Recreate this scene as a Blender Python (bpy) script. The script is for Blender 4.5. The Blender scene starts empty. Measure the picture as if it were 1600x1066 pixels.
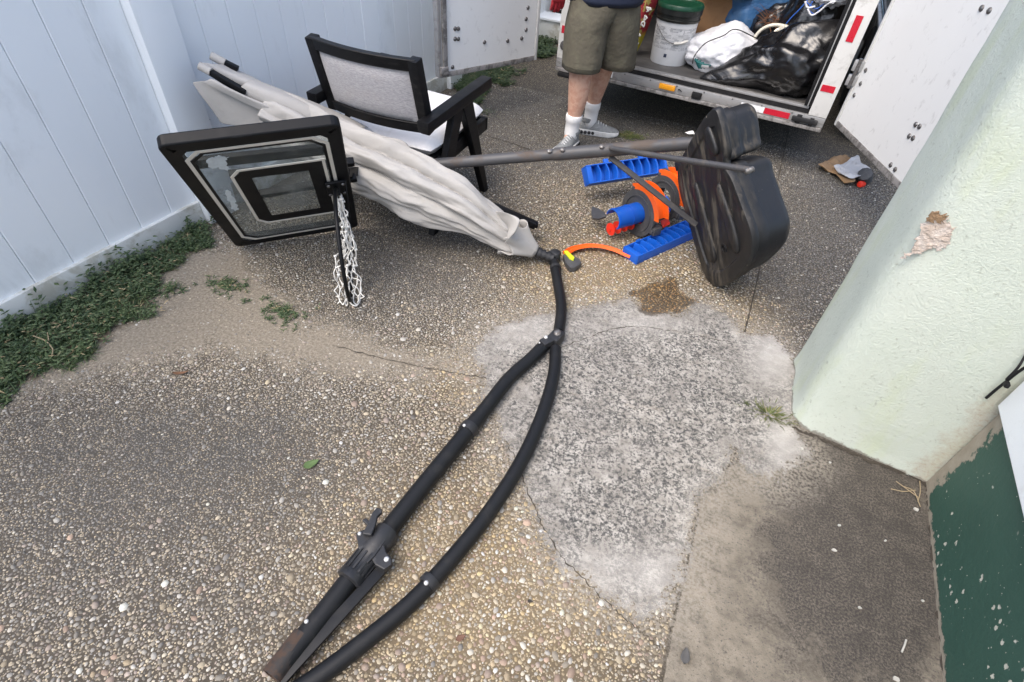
import bpy, bmesh, math, random
import numpy as np
from mathutils import Vector, Matrix, noise as mnoise

random.seed(7)
rng = np.random.default_rng(7)
scene = bpy.context.scene
COL = scene.collection

# ------------------------------------------------------------------ camera
CAM_H = 1.6
FPX = 845.327                                    # focal length for a 1600 px wide picture
PITCH, ROLL, YAW = (math.radians(a) for a in (43.4772, 4.3717, -23.1747))
_cp, _sp = math.cos(PITCH), math.sin(PITCH)
FWD = np.array([math.sin(YAW) * _cp, math.cos(YAW) * _cp, -_sp])
_r = np.array([math.cos(YAW), -math.sin(YAW), 0.0])
_u = np.cross(_r, FWD)
RIGHT = _r * math.cos(ROLL) + _u * math.sin(ROLL)
UP = -_r * math.sin(ROLL) + _u * math.cos(ROLL)
EYE = np.array([0.0, 0.0, CAM_H])
cam_d = bpy.data.cameras.new('camera')
cam = bpy.data.objects.new('camera', cam_d)
COL.objects.link(cam)
cam_d.sensor_fit = 'HORIZONTAL'
cam_d.sensor_width = 36.0
cam_d.lens = FPX / 1600 * 36.0
cam_d.clip_start = 0.05
cam_d.clip_end = 500
M = Matrix.Identity(4)
for i in range(3):
    M[i][0], M[i][1], M[i][2] = RIGHT[i], UP[i], -FWD[i]
M.translation = Vector(EYE)
cam.matrix_world = M
scene.camera = cam

# ------------------------------------------------------------------ world, sun, exposure
SUN_EL, SUN_AZ = math.radians(58), math.radians(200)     # azimuth clockwise from +Y
w = bpy.data.worlds.new('World')
scene.world = w
w.use_nodes = True
nt = w.node_tree
sky = nt.nodes.new('ShaderNodeTexSky')
sky.sky_type = 'NISHITA'
sky.sun_disc = False
sky.sun_elevation = SUN_EL
sky.sun_rotation = SUN_AZ
sky.air_density = 1.0
sky.dust_density = 3.5
sky.ozone_density = 1.0
bg = nt.nodes['Background']
bg.inputs[1].default_value = 0.15
nt.links.new(sky.outputs[0], bg.inputs[0])
sun_d = bpy.data.lights.new('sun', 'SUN')
sun = bpy.data.objects.new('sun', sun_d)
COL.objects.link(sun)
sun_d.energy = 0.74
sun_d.angle = math.radians(42)
sun_d.color = (1.0, 0.95, 0.87)
_d = Vector((math.sin(SUN_AZ) * math.cos(SUN_EL), math.cos(SUN_AZ) * math.cos(SUN_EL), math.sin(SUN_EL)))
sun.rotation_euler = (-_d).to_track_quat('-Z', 'Y').to_euler()
vs = scene.view_settings
vs.view_transform = 'Standard'
vs.look = 'None'
vs.gamma = 1.0
vs.use_curve_mapping = False
vs.exposure = 1.42
scene.cycles.max_bounces = 6
scene.cycles.use_denoising = True

# ------------------------------------------------------------------ survey helpers: photograph point -> place in the yard
def sight(x, y):
    return RIGHT * (x - 800) / FPX - UP * (y - 533) / FPX + FWD
def G(x, y, z=0.0):                               # the point at height z
    d = sight(x, y)
    return EYE + d * ((z - CAM_H) / d[2])
def PY(x, y, Y):
    d = sight(x, y)
    return EYE + d * (Y / d[1])
def PX(x, y, X):
    d = sight(x, y)
    return EYE + d * (X / d[0])
def PN(x, y, p0, n):
    d = sight(x, y)
    return EYE + d * (((np.asarray(p0) - EYE) @ n) / (d @ n))
def unit(v):
    v = np.asarray(v, float)
    return v / np.linalg.norm(v)

# ------------------------------------------------------------------ material helpers
def new_mat(name):
    m = bpy.data.materials.new(name)
    m.use_nodes = True
    n = m.node_tree
    return m, n, n.nodes['Principled BSDF']
def N(nt, t, **kw):
    n = nt.nodes.new(t)
    for k, v in kw.items():
        setattr(n, k, v)
    return n
def wire(nt, a, b):
    nt.links.new(a, b)
def val(nt, sock, v):
    if hasattr(v, 'is_output') or isinstance(v, bpy.types.NodeSocket):
        nt.links.new(v, sock)
    else:
        sock.default_value = v
def math_n(nt, op, a, b=0.0, c=0.0, clamp=False):
    n = N(nt, 'ShaderNodeMath', operation=op)
    n.use_clamp = clamp
    val(nt, n.inputs[0], a); val(nt, n.inputs[1], b); val(nt, n.inputs[2], c)
    return n.outputs[0]
def ramp(nt, x, lo, hi, o0=0.0, o1=1.0):
    n = N(nt, 'ShaderNodeMapRange', interpolation_type='SMOOTHSTEP')
    val(nt, n.inputs[0], x); n.inputs[1].default_value = lo; n.inputs[2].default_value = hi
    n.inputs[3].default_value = o0; n.inputs[4].default_value = o1
    return n.outputs[0]
def mixc(nt, f, a, b, mode='MIX'):
    n = N(nt, 'ShaderNodeMix', data_type='RGBA', blend_type=mode)
    val(nt, n.inputs[0], f)
    for s, v in ((n.inputs[6], a), (n.inputs[7], b)):
        if isinstance(v, bpy.types.NodeSocket):
            nt.links.new(v, s)
        else:
            s.default_value = (*v, 1.0) if len(v) == 3 else v
    return n.outputs[2]
def noise_n(nt, vec, scale, detail=4.0, rough=0.55, dist=0.0):
    n = N(nt, 'ShaderNodeTexNoise')
    if vec is not None:
        nt.links.new(vec, n.inputs['Vector'])
    n.inputs['Scale'].default_value = scale
    n.inputs['Detail'].default_value = detail
    n.inputs['Roughness'].default_value = rough
    n.inputs['Distortion'].default_value = dist
    return n.outputs['Fac']
def voro_n(nt, vec, scale, feature='F1', rnd=1.0):
    n = N(nt, 'ShaderNodeTexVoronoi', feature=feature)
    nt.links.new(vec, n.inputs['Vector'])
    n.inputs['Scale'].default_value = scale
    n.inputs['Randomness'].default_value = rnd
    return n
def pos(nt):
    return N(nt, 'ShaderNodeNewGeometry').outputs['Position']
def stretch(nt, vec, s):
    n = N(nt, 'ShaderNodeVectorMath', operation='MULTIPLY')
    nt.links.new(vec, n.inputs[0])
    n.inputs[1].default_value = s
    return n.outputs[0]
def attr(nt, name):
    n = N(nt, 'ShaderNodeAttribute')
    n.attribute_name = name
    return n
def bump(nt, b, h, strength=0.3, dist=0.01):
    n = N(nt, 'ShaderNodeBump')
    n.inputs['Strength'].default_value = strength
    n.inputs['Distance'].default_value = dist
    nt.links.new(h, n.inputs['Height'])
    nt.links.new(n.outputs[0], b.inputs['Normal'])

def surf(name, col, rough=0.5, var=0.15, vscale=9.0, dirt=None, damt=0.35, dscale=14.0, dthr=0.58,
         bumpd=0.0, bscale=120.0, bstr=0.4, metal=0.0, spec=0.5, streak=None, coat=0.0, grain=0.06):
    """General painted / plastic / metal surface: tone drift, grime in patches, fine relief."""
    m, nt, b = new_mat(name)
    p = pos(nt)
    pv = stretch(nt, p, streak) if streak else p
    n1 = noise_n(nt, pv, vscale, 5)
    lo = tuple(c * (1 - var) for c in col); hi = tuple(min(1, c * (1 + var)) for c in col)
    c = mixc(nt, n1, lo, hi)
    if grain:
        n3 = noise_n(nt, p, 420, 2)
        c = mixc(nt, 1.0, c, mixc(nt, n3, (1 - grain,) * 3, (1 + grain,) * 3), 'MULTIPLY')
    r = math_n(nt, 'MULTIPLY_ADD', n1, 0.25, rough - 0.12)
    if dirt:
        n2 = noise_n(nt, pv, dscale, 7, 0.68, 0.4)
        f = math_n(nt, 'MULTIPLY', ramp(nt, n2, dthr - 0.07, dthr + 0.1), damt)
        c = mixc(nt, f, c, dirt)
        r = math_n(nt, 'MULTIPLY_ADD', f, 0.4, r, clamp=True)
    wire(nt, c, b.inputs['Base Color'])
    wire(nt, r, b.inputs['Roughness'])
    b.inputs['Metallic'].default_value = metal
    b.inputs['Specular IOR Level'].default_value = spec
    b.inputs['Coat Weight'].default_value = coat
    if bumpd:
        bump(nt, b, noise_n(nt, p, bscale, 4, 0.6), bstr, bumpd)
    return m

# ------------------------------------------------------------------ mesh helpers
class MB:
    def __init__(self):
        self.v, self.f = [], []
    def add(self, v, f):
        o = len(self.v)
        self.v += [tuple(map(float, p)) for p in v]
        self.f += [tuple(i + o for i in q) for q in f]
        return self
    def box(self, c, s, R=None, bev=0.0):
        R = np.eye(3) if R is None else R
        c = np.asarray(c, float); h = np.asarray(s, float) / 2
        if bev <= 0:
            P = [c + R @ (h * np.array(k)) for k in ((-1,-1,-1),(1,-1,-1),(1,1,-1),(-1,1,-1),(-1,-1,1),(1,-1,1),(1,1,1),(-1,1,1))]
            return self.add(P, [(0,3,2,1),(4,5,6,7),(0,1,5,4),(1,2,6,5),(2,3,7,6),(3,0,4,7)])
        bm = bmesh.new()
        bmesh.ops.create_cube(bm, size=1)
        for q in bm.verts:
            q.co = Vector((q.co.x * s[0], q.co.y * s[1], q.co.z * s[2]))
        bmesh.ops.bevel(bm, geom=list(bm.edges), offset=min(bev, min(s) * 0.45), segments=2, affect='EDGES', profile=0.6)
        bm.verts.index_update()
        P = [c + R @ np.array(q.co) for q in bm.verts]
        F = [tuple(x.index for x in q.verts) for q in bm.faces]
        bm.free()
        return self.add(P, F)
    def bar(self, a, b, wd, th, up=(0, 0, 1), bev=0.0):
        """rectangular bar from a to b, wd across, th along up"""
        a, b = np.asarray(a, float), np.asarray(b, float)
        x = unit(b - a); y = unit(np.cross(np.asarray(up, float), x)); z = np.cross(x, y)
        return self.box((a + b) / 2, (np.linalg.norm(b - a), wd, th), np.array([x, y, z]).T, bev)
    def tube(self, pts, rad, seg=14, cap=True):
        pts = [np.asarray(p, float) for p in pts]
        n = len(pts)
        rad = [rad] * n if np.isscalar(rad) else rad
        T = [unit(pts[min(i + 1, n - 1)] - pts[max(i - 1, 0)]) for i in range(n)]
        ref = np.array([0, 0, 1.0]) if abs(T[0][2]) < 0.9 else np.array([1.0, 0, 0])
        u = unit(np.cross(T[0], ref)); V = []
        for i in range(n):
            u = unit(u - T[i] * (u @ T[i])); w_ = np.cross(T[i], u)
            for k in range(seg):
                a = 2 * math.pi * k / seg
                V.append(pts[i] + rad[i] * (u * math.cos(a) + w_ * math.sin(a)))
        F = [(i * seg + k, i * seg + (k + 1) % seg, (i + 1) * seg + (k + 1) % seg, (i + 1) * seg + k) for i in range(n - 1) for k in range(seg)]
        if cap:
            F += [tuple(range(seg - 1, -1, -1)), tuple((n - 1) * seg + k for k in range(seg))]
        return self.add(V, F)
    def loft(self, rings, cap=True):
        n = len(rings[0]); V = [p for r in rings for p in r]
        F = [(i * n + k, i * n + (k + 1) % n, (i + 1) * n + (k + 1) % n, (i + 1) * n + k) for i in range(len(rings) - 1) for k in range(n)]
        if cap:
            F += [tuple(range(n - 1, -1, -1)), tuple((len(rings) - 1) * n + k for k in range(n))]
        return self.add(V, F)
    def lathe(self, c, axis, prof, seg=20, cap=True):
        """prof: (distance along axis, radius)"""
        a = unit(axis); ref = np.array([0, 0, 1.0]) if abs(a[2]) < 0.9 else np.array([1.0, 0, 0])
        u = unit(np.cross(a, ref)); w_ = np.cross(a, u); c = np.asarray(c, float)
        return self.loft([[c + a * d + r * (u * math.cos(2 * math.pi * k / seg) + w_ * math.sin(2 * math.pi * k / seg)) for k in range(seg)] for d, r in prof], cap)
    def plate(self, poly, n, th):
        """polygon (3D points) extruded by -n*th"""
        P = [np.asarray(p, float) for p in poly]; n = unit(n); k = len(P)
        nn = np.zeros(3)
        for i in range(k):
            nn += np.cross(P[i] - P[0], P[(i + 1) % k] - P[0])
        if nn @ n < 0:
            P = P[::-1]
        V = P + [p - n * th for p in P]
        F = [tuple(range(k)), tuple(range(2 * k - 1, k - 1, -1))] + [(i, i + k, (i + 1) % k + k, (i + 1) % k) for i in range(k)]
        return self.add(V, F)
    def build(self, name, mat, parent=None, smooth=0, org=None, subsurf=0, bevel=0.0):
        if parent is not None:
            org = np.array(parent['_o']) if '_o' in parent else np.zeros(3)
        elif org is None:
            a = np.array(self.v); org = np.array([a[:, 0].mean(), a[:, 1].mean(), a[:, 2].min()])
        me = bpy.data.meshes.new(name)
        me.from_pydata([tuple(np.array(p) - org) for p in self.v], [], self.f)
        me.update()
        bm = bmesh.new(); bm.from_mesh(me)
        bmesh.ops.recalc_face_normals(bm, faces=bm.faces)
        bm.to_mesh(me); bm.free()
        o = bpy.data.objects.new(name, me)
        COL.objects.link(o)
        o['_o'] = [float(x) for x in org]
        if parent is not None:
            o.parent = parent
        else:
            o.location = org
        if mat:
            me.materials.append(mat)
        if smooth:
            me.polygons.foreach_set('use_smooth', [True] * len(me.polygons))
            if smooth < 180:
                sharp_by_angle(me, math.radians(smooth))
        if bevel:
            md = o.modifiers.new('bevel', 'BEVEL'); md.width = bevel; md.segments = 2; md.limit_method = 'ANGLE'
        if subsurf:
            md = o.modifiers.new('sub', 'SUBSURF'); md.levels = subsurf; md.render_levels = subsurf
        return o
def sharp_by_angle(me, ang):
    bm = bmesh.new(); bm.from_mesh(me)
    for e in bm.edges:
        if len(e.link_faces) == 2 and e.calc_face_angle(0) > ang:
            e.smooth = False
    bm.to_mesh(me); bm.free()
def tag(o, label=None, cat=None, group=None, kind=None):
    if label: o['label'] = label
    if cat: o['category'] = cat
    if group: o['group'] = group
    if kind: o['kind'] = kind
    return o
def thing(name, loc, label, cat, group=None):
    o = bpy.data.objects.new(name, None)
    o.empty_display_size = 0.1
    COL.objects.link(o)
    o.location = tuple(float(x) for x in loc)
    o['_o'] = [float(x) for x in loc]
    return tag(o, label, cat, group)
def spline(P, n=8):
    """Catmull-Rom through points"""
    P = [np.asarray(p, float) for p in P]
    Q = [2 * P[0] - P[1]] + P + [2 * P[-1] - P[-2]]; out = []
    for i in range(1, len(Q) - 2):
        for k in range(n):
            t = k / n
            out.append(0.5 * ((2 * Q[i]) + (Q[i + 1] - Q[i - 1]) * t + (2 * Q[i - 1] - 5 * Q[i] + 4 * Q[i + 1] - Q[i + 2]) * t * t + (3 * Q[i] - Q[i - 1] - 3 * Q[i + 1] + Q[i + 2]) * t ** 3))
    return out + [P[-1]]
def fbm(p, s, o=4):
    return mnoise.fractal(Vector(p) * s, 1.0, 2.0, o)
# ------------------------------------------------------------------ GROUND: fields of stains, painted glow, patches and slabs
def poly_g(px):
    return np.array([G(*p)[:2] for p in px])
def sdf(poly, x, y):
    """signed distance, positive inside"""
    P = np.stack([x, y], -1); d = np.full(x.shape, 1e9); ins = np.zeros(x.shape, bool)
    n = len(poly)
    for i in range(n):
        a, b = poly[i], poly[(i + 1) % n]
        e = b - a; wv = P - a
        t = np.clip((wv @ e) / (e @ e), 0, 1)
        d = np.minimum(d, np.hypot(*(np.moveaxis(wv - t[..., None] * e, -1, 0))))
        c = ((a[1] <= y) & (b[1] > y)) | ((b[1] <= y) & (a[1] > y))
        xi = a[0] + (y - a[1]) / (b[1] - a[1] + 1e-12) * (b[0] - a[0])
        ins ^= c & (x < xi)
    return np.where(ins, d, -d)
def blobs(spec, x, y):
    out = np.zeros(x.shape)
    for px, py, rx, ry, s in spec:      # centre and reach as seen, turned into ground metres
        c = G(px, py)[:2]; ax = G(px + rx, py)[:2] - c; ay = G(px, py - ry)[:2] - c; by = c - G(px, py + ry)[:2]
        ay = (ay + by) / 2
        Mi = np.linalg.inv(np.array([ax, ay]).T)
        q = np.stack([x - c[0], y - c[1]], -1) @ Mi.T
        out += s * np.exp(-(q ** 2).sum(-1))
    return out
PATCH = poly_g([(742,548),(775,515),(830,494),(880,488),(935,478),(985,466),(1004,488),(1060,494),(1092,474),(1140,497),(1162,520),(1200,525),(1243,560),
                (1246,640),(1238,668),(1258,712),(1212,752),(1165,738),(1148,705),(1122,742),(1094,772),(1090,815),(1076,862),(1064,915),(1040,940),
                (1000,968),(960,942),(900,905),(868,870),(842,805),(815,745),(790,690),(772,640),(758,600)])
SLAB = poly_g([(1036,1066),(1048,1000),(1060,950),(1075,880),(1090,815),(1094,772),(1122,742),(1180,705),(1240,672)]) 
SLAB = np.vstack([SLAB, [[0.6, 1.9], [1.5, 1.9], [1.5, -3.0], [G(1036,1066)[0] - 0.05, -3.0]]])
SAND = poly_g([(-60,650),(80,610),(210,578),(330,556),(450,575),(560,590),(680,590),(755,592),(700,560),(600,530),(520,500),(470,490),(430,440),(385,395),(330,370),(300,340),(100,440),(-60,520)])
WET = poly_g([(980,458),(1000,452),(1012,444),(1036,440),(1046,432),(1058,438),(1060,452),(1074,462),(1092,472),(1074,480),(1062,490),(1040,488),(1018,496),(1000,486),(1002,470)])
DARK = [(180,720,320,140,1.0),(60,930,220,160,0.35),(430,700,160,110,0.45),(640,420,170,70,0.85),(520,520,120,50,0.3),(800,190,170,70,1.0),(700,330,130,60,0.8),
        (1000,225,220,40,0.8),(1300,340,120,140,1.1),(1230,430,60,90,0.6),(1340,850,120,150,0.75),(1250,760,70,60,0.35),(1400,980,90,110,0.35),(380,960,140,60,0.3),(1150,250,300,60,0.35),(1390,700,90,60,0.6),(1250,930,130,140,0.30),(1400,880,80,140,0.45),(1260,700,60,40,0.5),(1000,150,300,50,0.5)]
WARM_GLOW = [(760,860,150,160,0.5),(900,430,110,60,0.8),(1010,400,120,50,0.8),(820,960,220,130,0.7),(620,900,180,120,0.35),(1190,480,60,50,0.8),(880,300,110,60,0.35),(720,590,70,50,0.5),(560,760,200,100,0.25)]  # camera glow at bottom centre painted into ground colour, plus other yellowish zones
PALE = [(1210,560,40,40,0.9),(1225,690,30,50,0.9),(1010,505,60,20,0.5),(880,930,70,30,0.5),(1030,900,60,40,0.5),(830,520,70,25,0.5),(960,880,60,30,0.3)]

xs = np.concatenate([[-60, -30, -15, -8, -5, -3.5], np.arange(-2.6, 1.06, 0.02), [1.6, 3, 6, 15, 30, 60]])
ys = np.concatenate([[-60, -30, -12, -5, -2, -1], np.arange(-0.5, 4.6, 0.02), np.arange(4.7, 8, 0.15), [10, 14, 20, 35, 60]])
X, Y = np.meshgrid(xs, ys)
BED = poly_g([(-80,560),(0,512),(70,478),(150,436),(230,392),(285,362),(318,352),(322,385),(300,402),(262,432),(248,470),(236,498),(200,512),(150,550),(90,575),(40,606),(10,632),(-80,690)])
s_patch, s_slab, s_sand, s_wet, s_soil = (np.clip(sdf(p, X, Y), -0.5, 0.5) for p in (PATCH, SLAB, SAND, WET, BED))
f_dark = np.clip(blobs(DARK, X, Y), 0, 1.2); f_warm_glow = np.clip(blobs(WARM_GLOW, X, Y), 0, 1); f_pale = np.clip(blobs(PALE, X, Y), 0, 1)
Z = np.zeros_like(X)
Z += 0.004 * np.clip((s_patch + 0.01) / 0.02, 0, 1) - 0.003 * np.clip((s_sand + 0.05) / 0.1, 0, 1) * 0
ny, nx = X.shape
idx = np.arange(nx * ny).reshape(ny, nx)
quads = np.stack([idx[:-1, :-1], idx[:-1, 1:], idx[1:, 1:], idx[1:, :-1]], -1).reshape(-1, 4)
gm = bpy.data.meshes.new('ground')
gm.from_pydata(np.stack([X, Y, Z], -1).reshape(-1, 3).tolist(), [], quads.tolist())
for nm, arr in (('soil', s_soil), ('patch', s_patch), ('slab', s_slab), ('sand', s_sand), ('wet', s_wet), ('dark', f_dark), ('warm_glow', f_warm_glow), ('pale', f_pale)):
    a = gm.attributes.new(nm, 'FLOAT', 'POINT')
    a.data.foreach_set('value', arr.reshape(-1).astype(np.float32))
gm.polygons.foreach_set('use_smooth', [True] * len(gm.polygons))
ground = bpy.data.objects.new('ground', gm)
COL.objects.link(ground)
tag(ground, kind='structure')

def ground_material():
    m, nt, b = new_mat('driveway')
    p = pos(nt)
    A = {k: attr(nt, k).outputs['Fac'] for k in ('patch', 'slab', 'sand', 'wet', 'dark', 'warm_glow', 'pale')}
    nbig = noise_n(nt, p, 3.0, 5, 0.6)
    nmid = noise_n(nt, p, 17, 6, 0.65)
    nfin = noise_n(nt, p, 90, 4, 0.6)
    ngrit = noise_n(nt, p, 420, 3, 0.6)
    nlow = noise_n(nt, p, 7.0, 6, 0.7, 0.5)
    # exposed aggregate: grout with chips
    v1 = voro_n(nt, p, 125); v2 = voro_n(nt, p, 70)
    chipcol = N(nt, 'ShaderNodeValToRGB')
    els = chipcol.color_ramp.elements
    els[0].position, els[0].color = 0.0, (0.16, 0.135, 0.10, 1)
    els[1].position, els[1].color = 1.0, (0.52, 0.45, 0.33, 1)
    e = els.new(0.45); e.color = (0.30, 0.255, 0.185, 1)
    sep = N(nt, 'ShaderNodeSeparateColor'); wire(nt, v1.outputs['Color'], sep.inputs[0]); wire(nt, sep.outputs[0], chipcol.inputs[0])
    chip = ramp(nt, v1.outputs['Distance'], 0.36, 0.30)
    sep2 = N(nt, 'ShaderNodeSeparateColor'); wire(nt, v2.outputs['Color'], sep2.inputs[0])
    grout = mixc(nt, nmid, (0.028, 0.0245, 0.020), (0.115, 0.096, 0.073))
    grout = mixc(nt, math_n(nt, 'MULTIPLY', A['warm_glow'], 0.7), grout, (0.22, 0.168, 0.102))  # painted glow tints the grout yellow
    agg = mixc(nt, chip, grout, chipcol.outputs[0])
    dk = math_n(nt, 'MULTIPLY', A['dark'], ramp(nt, nlow, 0.25, 0.62, 0.35, 1.0), clamp=True)
    dirtc = mixc(nt, nfin, (0.030, 0.029, 0.028), (0.090, 0.085, 0.078))
    agg = mixc(nt, math_n(nt, 'MULTIPLY', dk, math_n(nt, 'MULTIPLY_ADD', chip, -0.45, 0.9)), agg, dirtc)
    # blown sand
    sandc = mixc(nt, ramp(nt, nfin, 0.3, 0.7), (0.165, 0.145, 0.117), (0.30, 0.265, 0.213))
    sandc = mixc(nt, ramp(nt, ngrit, 0.62, 0.72), sandc, (0.10, 0.09, 0.075))
    sandc = mixc(nt, ramp(nt, nlow, 0.5, 0.75, 0.0, 0.35), sandc, (0.17, 0.15, 0.125))
    sm = ramp(nt, math_n(nt, 'ADD', A['sand'], math_n(nt, 'MULTIPLY_ADD', nlow, 0.42, math_n(nt, 'MULTIPLY_ADD', nfin, 0.24, -0.33))), -0.08, 0.10)
    c = mixc(nt, math_n(nt, 'MULTIPLY', sm, 0.92), agg, sandc)
    soilm = ramp(nt, math_n(nt, 'ADD', attr(nt, 'soil').outputs['Fac'], math_n(nt, 'MULTIPLY_ADD', nmid, 0.2, -0.11)), -0.02, 0.05)
    c = mixc(nt, math_n(nt, 'MULTIPLY', soilm, 0.9), c, mixc(nt, nfin, (0.045, 0.036, 0.025), (0.12, 0.095, 0.065)))
    # plain slab
    sl = mixc(nt, ramp(nt, nmid, 0.3, 0.7), (0.125, 0.111, 0.090), (0.255, 0.227, 0.184))
    sl = mixc(nt, ramp(nt, ngrit, 0.55, 0.75, 0.0, 0.55), sl, (0.12, 0.11, 0.095))
    v3 = voro_n(nt, p, 80); s3 = N(nt, 'ShaderNodeSeparateColor'); wire(nt, v3.outputs['Color'], s3.inputs[0])
    speck = ramp(nt, noise_n(nt, p, 130, 3, 0.6), 0.60, 0.64)
    sl = mixc(nt, math_n(nt, 'MULTIPLY', speck, 0.75), sl, (0.075, 0.07, 0.065))
    mild = ramp(nt, math_n(nt, 'ADD', A['dark'], math_n(nt, 'MULTIPLY_ADD', nlow, 1.3, math_n(nt, 'MULTIPLY_ADD', nmid, 1.3, math_n(nt, 'MULTIPLY_ADD', nfin, 0.6, -1.65)))), 0.12, 0.66)
    nh = noise_n(nt, p, 150, 5, 0.8)
    sl = mixc(nt, math_n(nt, 'MULTIPLY', mild, ramp(nt, nh, 0.42, 0.60, 0.95, 0.50)), sl, (0.040, 0.036, 0.034))
    sl = mixc(nt, math_n(nt, 'MULTIPLY', ramp(nt, nh, 0.60, 0.70), 0.35), sl, (0.33, 0.30, 0.26))
    slm = ramp(nt, math_n(nt, 'ADD', A['slab'], math_n(nt, 'MULTIPLY_ADD', nfin, 0.012, -0.006)), -0.002, 0.002)
    c = mixc(nt, slm, c, sl)
    seam = ramp(nt, math_n(nt, 'ABSOLUTE', math_n(nt, 'ADD', A['slab'], math_n(nt, 'MULTIPLY_ADD', nmid, 0.02, -0.006))), 0.007, 0.002)
    c = mixc(nt, math_n(nt, 'MULTIPLY', seam, 0.8), c, (0.045, 0.038, 0.030))
    # cement patch: pale skin over dark chips
    ng1 = noise_n(nt, p, 120, 4, 0.7); ng2 = noise_n(nt, p, 70, 3, 0.65)
    v4 = voro_n(nt, p, 115); v5 = voro_n(nt, p, 120)
    s4 = N(nt, 'ShaderNodeSeparateColor'); wire(nt, v4.outputs['Color'], s4.inputs[0])
    lightc = mixc(nt, ramp(nt, nmid, 0.3, 0.7), (0.235, 0.220, 0.197), (0.42, 0.402, 0.370))
    darkc = mixc(nt, ramp(nt, ng2, 0.35, 0.65), (0.16, 0.155, 0.145), (0.045, 0.047, 0.048))
    grain_f = math_n(nt, 'MAXIMUM', ramp(nt, ng1, 0.475, 0.53), math_n(nt, 'MULTIPLY', ramp(nt, ng2, 0.56, 0.60), 0.8))
    keep = ramp(nt, math_n(nt, 'ADD', nlow, math_n(nt, 'MULTIPLY', ng2, 0.5)), 0.56, 0.76, 0.25, 1.0)
    keep = math_n(nt, 'MULTIPLY', keep, ramp(nt, math_n(nt, 'ADD', A['patch'], math_n(nt, 'MULTIPLY_ADD', nlow, 0.24, -0.12)), -0.02, 0.12, 0.60, 1.0))
    keep = math_n(nt, 'MULTIPLY', keep, math_n(nt, 'SUBTRACT', 1.0, A['pale'], clamp=True))
    pc = mixc(nt, math_n(nt, 'MULTIPLY', math_n(nt, 'MULTIPLY', grain_f, keep), 1.0), lightc, darkc)
    pc = mixc(nt, math_n(nt, 'MULTIPLY', ramp(nt, nbig, 0.40, 0.66), 0.30), pc, (0.145, 0.136, 0.126))
    pc = mixc(nt, math_n(nt, 'MULTIPLY', ramp(nt, noise_n(nt, stretch(nt, p, (0.7, 2.4, 1)), 9, 6, 0.7, 0.8), 0.58, 0.70), 0.25), pc, (0.40, 0.35, 0.285))
    pc = mixc(nt, math_n(nt, 'MULTIPLY', A['pale'], 0.5), pc, (0.47, 0.462, 0.445))
    pe = math_n(nt, 'ADD', A['patch'], math_n(nt, 'MULTIPLY_ADD', nlow, 0.16, math_n(nt, 'MULTIPLY_ADD', nmid, 0.07, math_n(nt, 'MULTIPLY_ADD', nfin, 0.022, -0.118))))
    pm = ramp(nt, math_n(nt, 'ADD', pe, math_n(nt, 'MULTIPLY_ADD', ng1, 0.16, math_n(nt, 'MULTIPLY_ADD', ng2, 0.14, -0.15))), -0.014, 0.022)
    wash = math_n(nt, 'MULTIPLY', ramp(nt, pe, -0.16, 0.0), ramp(nt, nfin, 0.38, 0.58, 0.0, 0.75))
    c = mixc(nt, wash, c, (0.29, 0.265, 0.225))
    c = mixc(nt, pm, c, pc)
    rim = ramp(nt, math_n(nt, 'ABSOLUTE', math_n(nt, 'ADD', pe, 0.006)), 0.006, 0.001)
    c = mixc(nt, math_n(nt, 'MULTIPLY', rim, ramp(nt, nlow, 0.4, 0.6, 0.15, 0.6)), c, (0.075, 0.062, 0.048))
    # damp spill
    we = math_n(nt, 'ADD', A['wet'], math_n(nt, 'MULTIPLY_ADD', nmid, 0.14, math_n(nt, 'MULTIPLY_ADD', nfin, 0.04, -0.09)))
    wm = ramp(nt, we, -0.004, 0.010)
    c = mixc(nt, math_n(nt, 'MULTIPLY', wm, 0.72), c, (0.045, 0.032, 0.019))
    tone = mixc(nt, noise_n(nt, p, 1.3, 4), (0.80, 0.80, 0.80), (1.16, 1.14, 1.10))
    c = mixc(nt, 1.0, c, tone, 'MULTIPLY')
    wire(nt, c, b.inputs['Base Color'])
    wire(nt, math_n(nt, 'MULTIPLY_ADD', wm, -0.42, 0.88), b.inputs['Roughness'])
    b.inputs['Specular IOR Level'].default_value = 0.3
    h = math_n(nt, 'ADD', math_n(nt, 'MULTIPLY', chip, 0.5), math_n(nt, 'MULTIPLY', ngrit, 0.6))
    h = math_n(nt, 'ADD', h, math_n(nt, 'MULTIPLY', nfin, 0.7))
    bump(nt, b, h, 0.6, 0.004)
    return m
gm.materials.append(ground_material())

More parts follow.
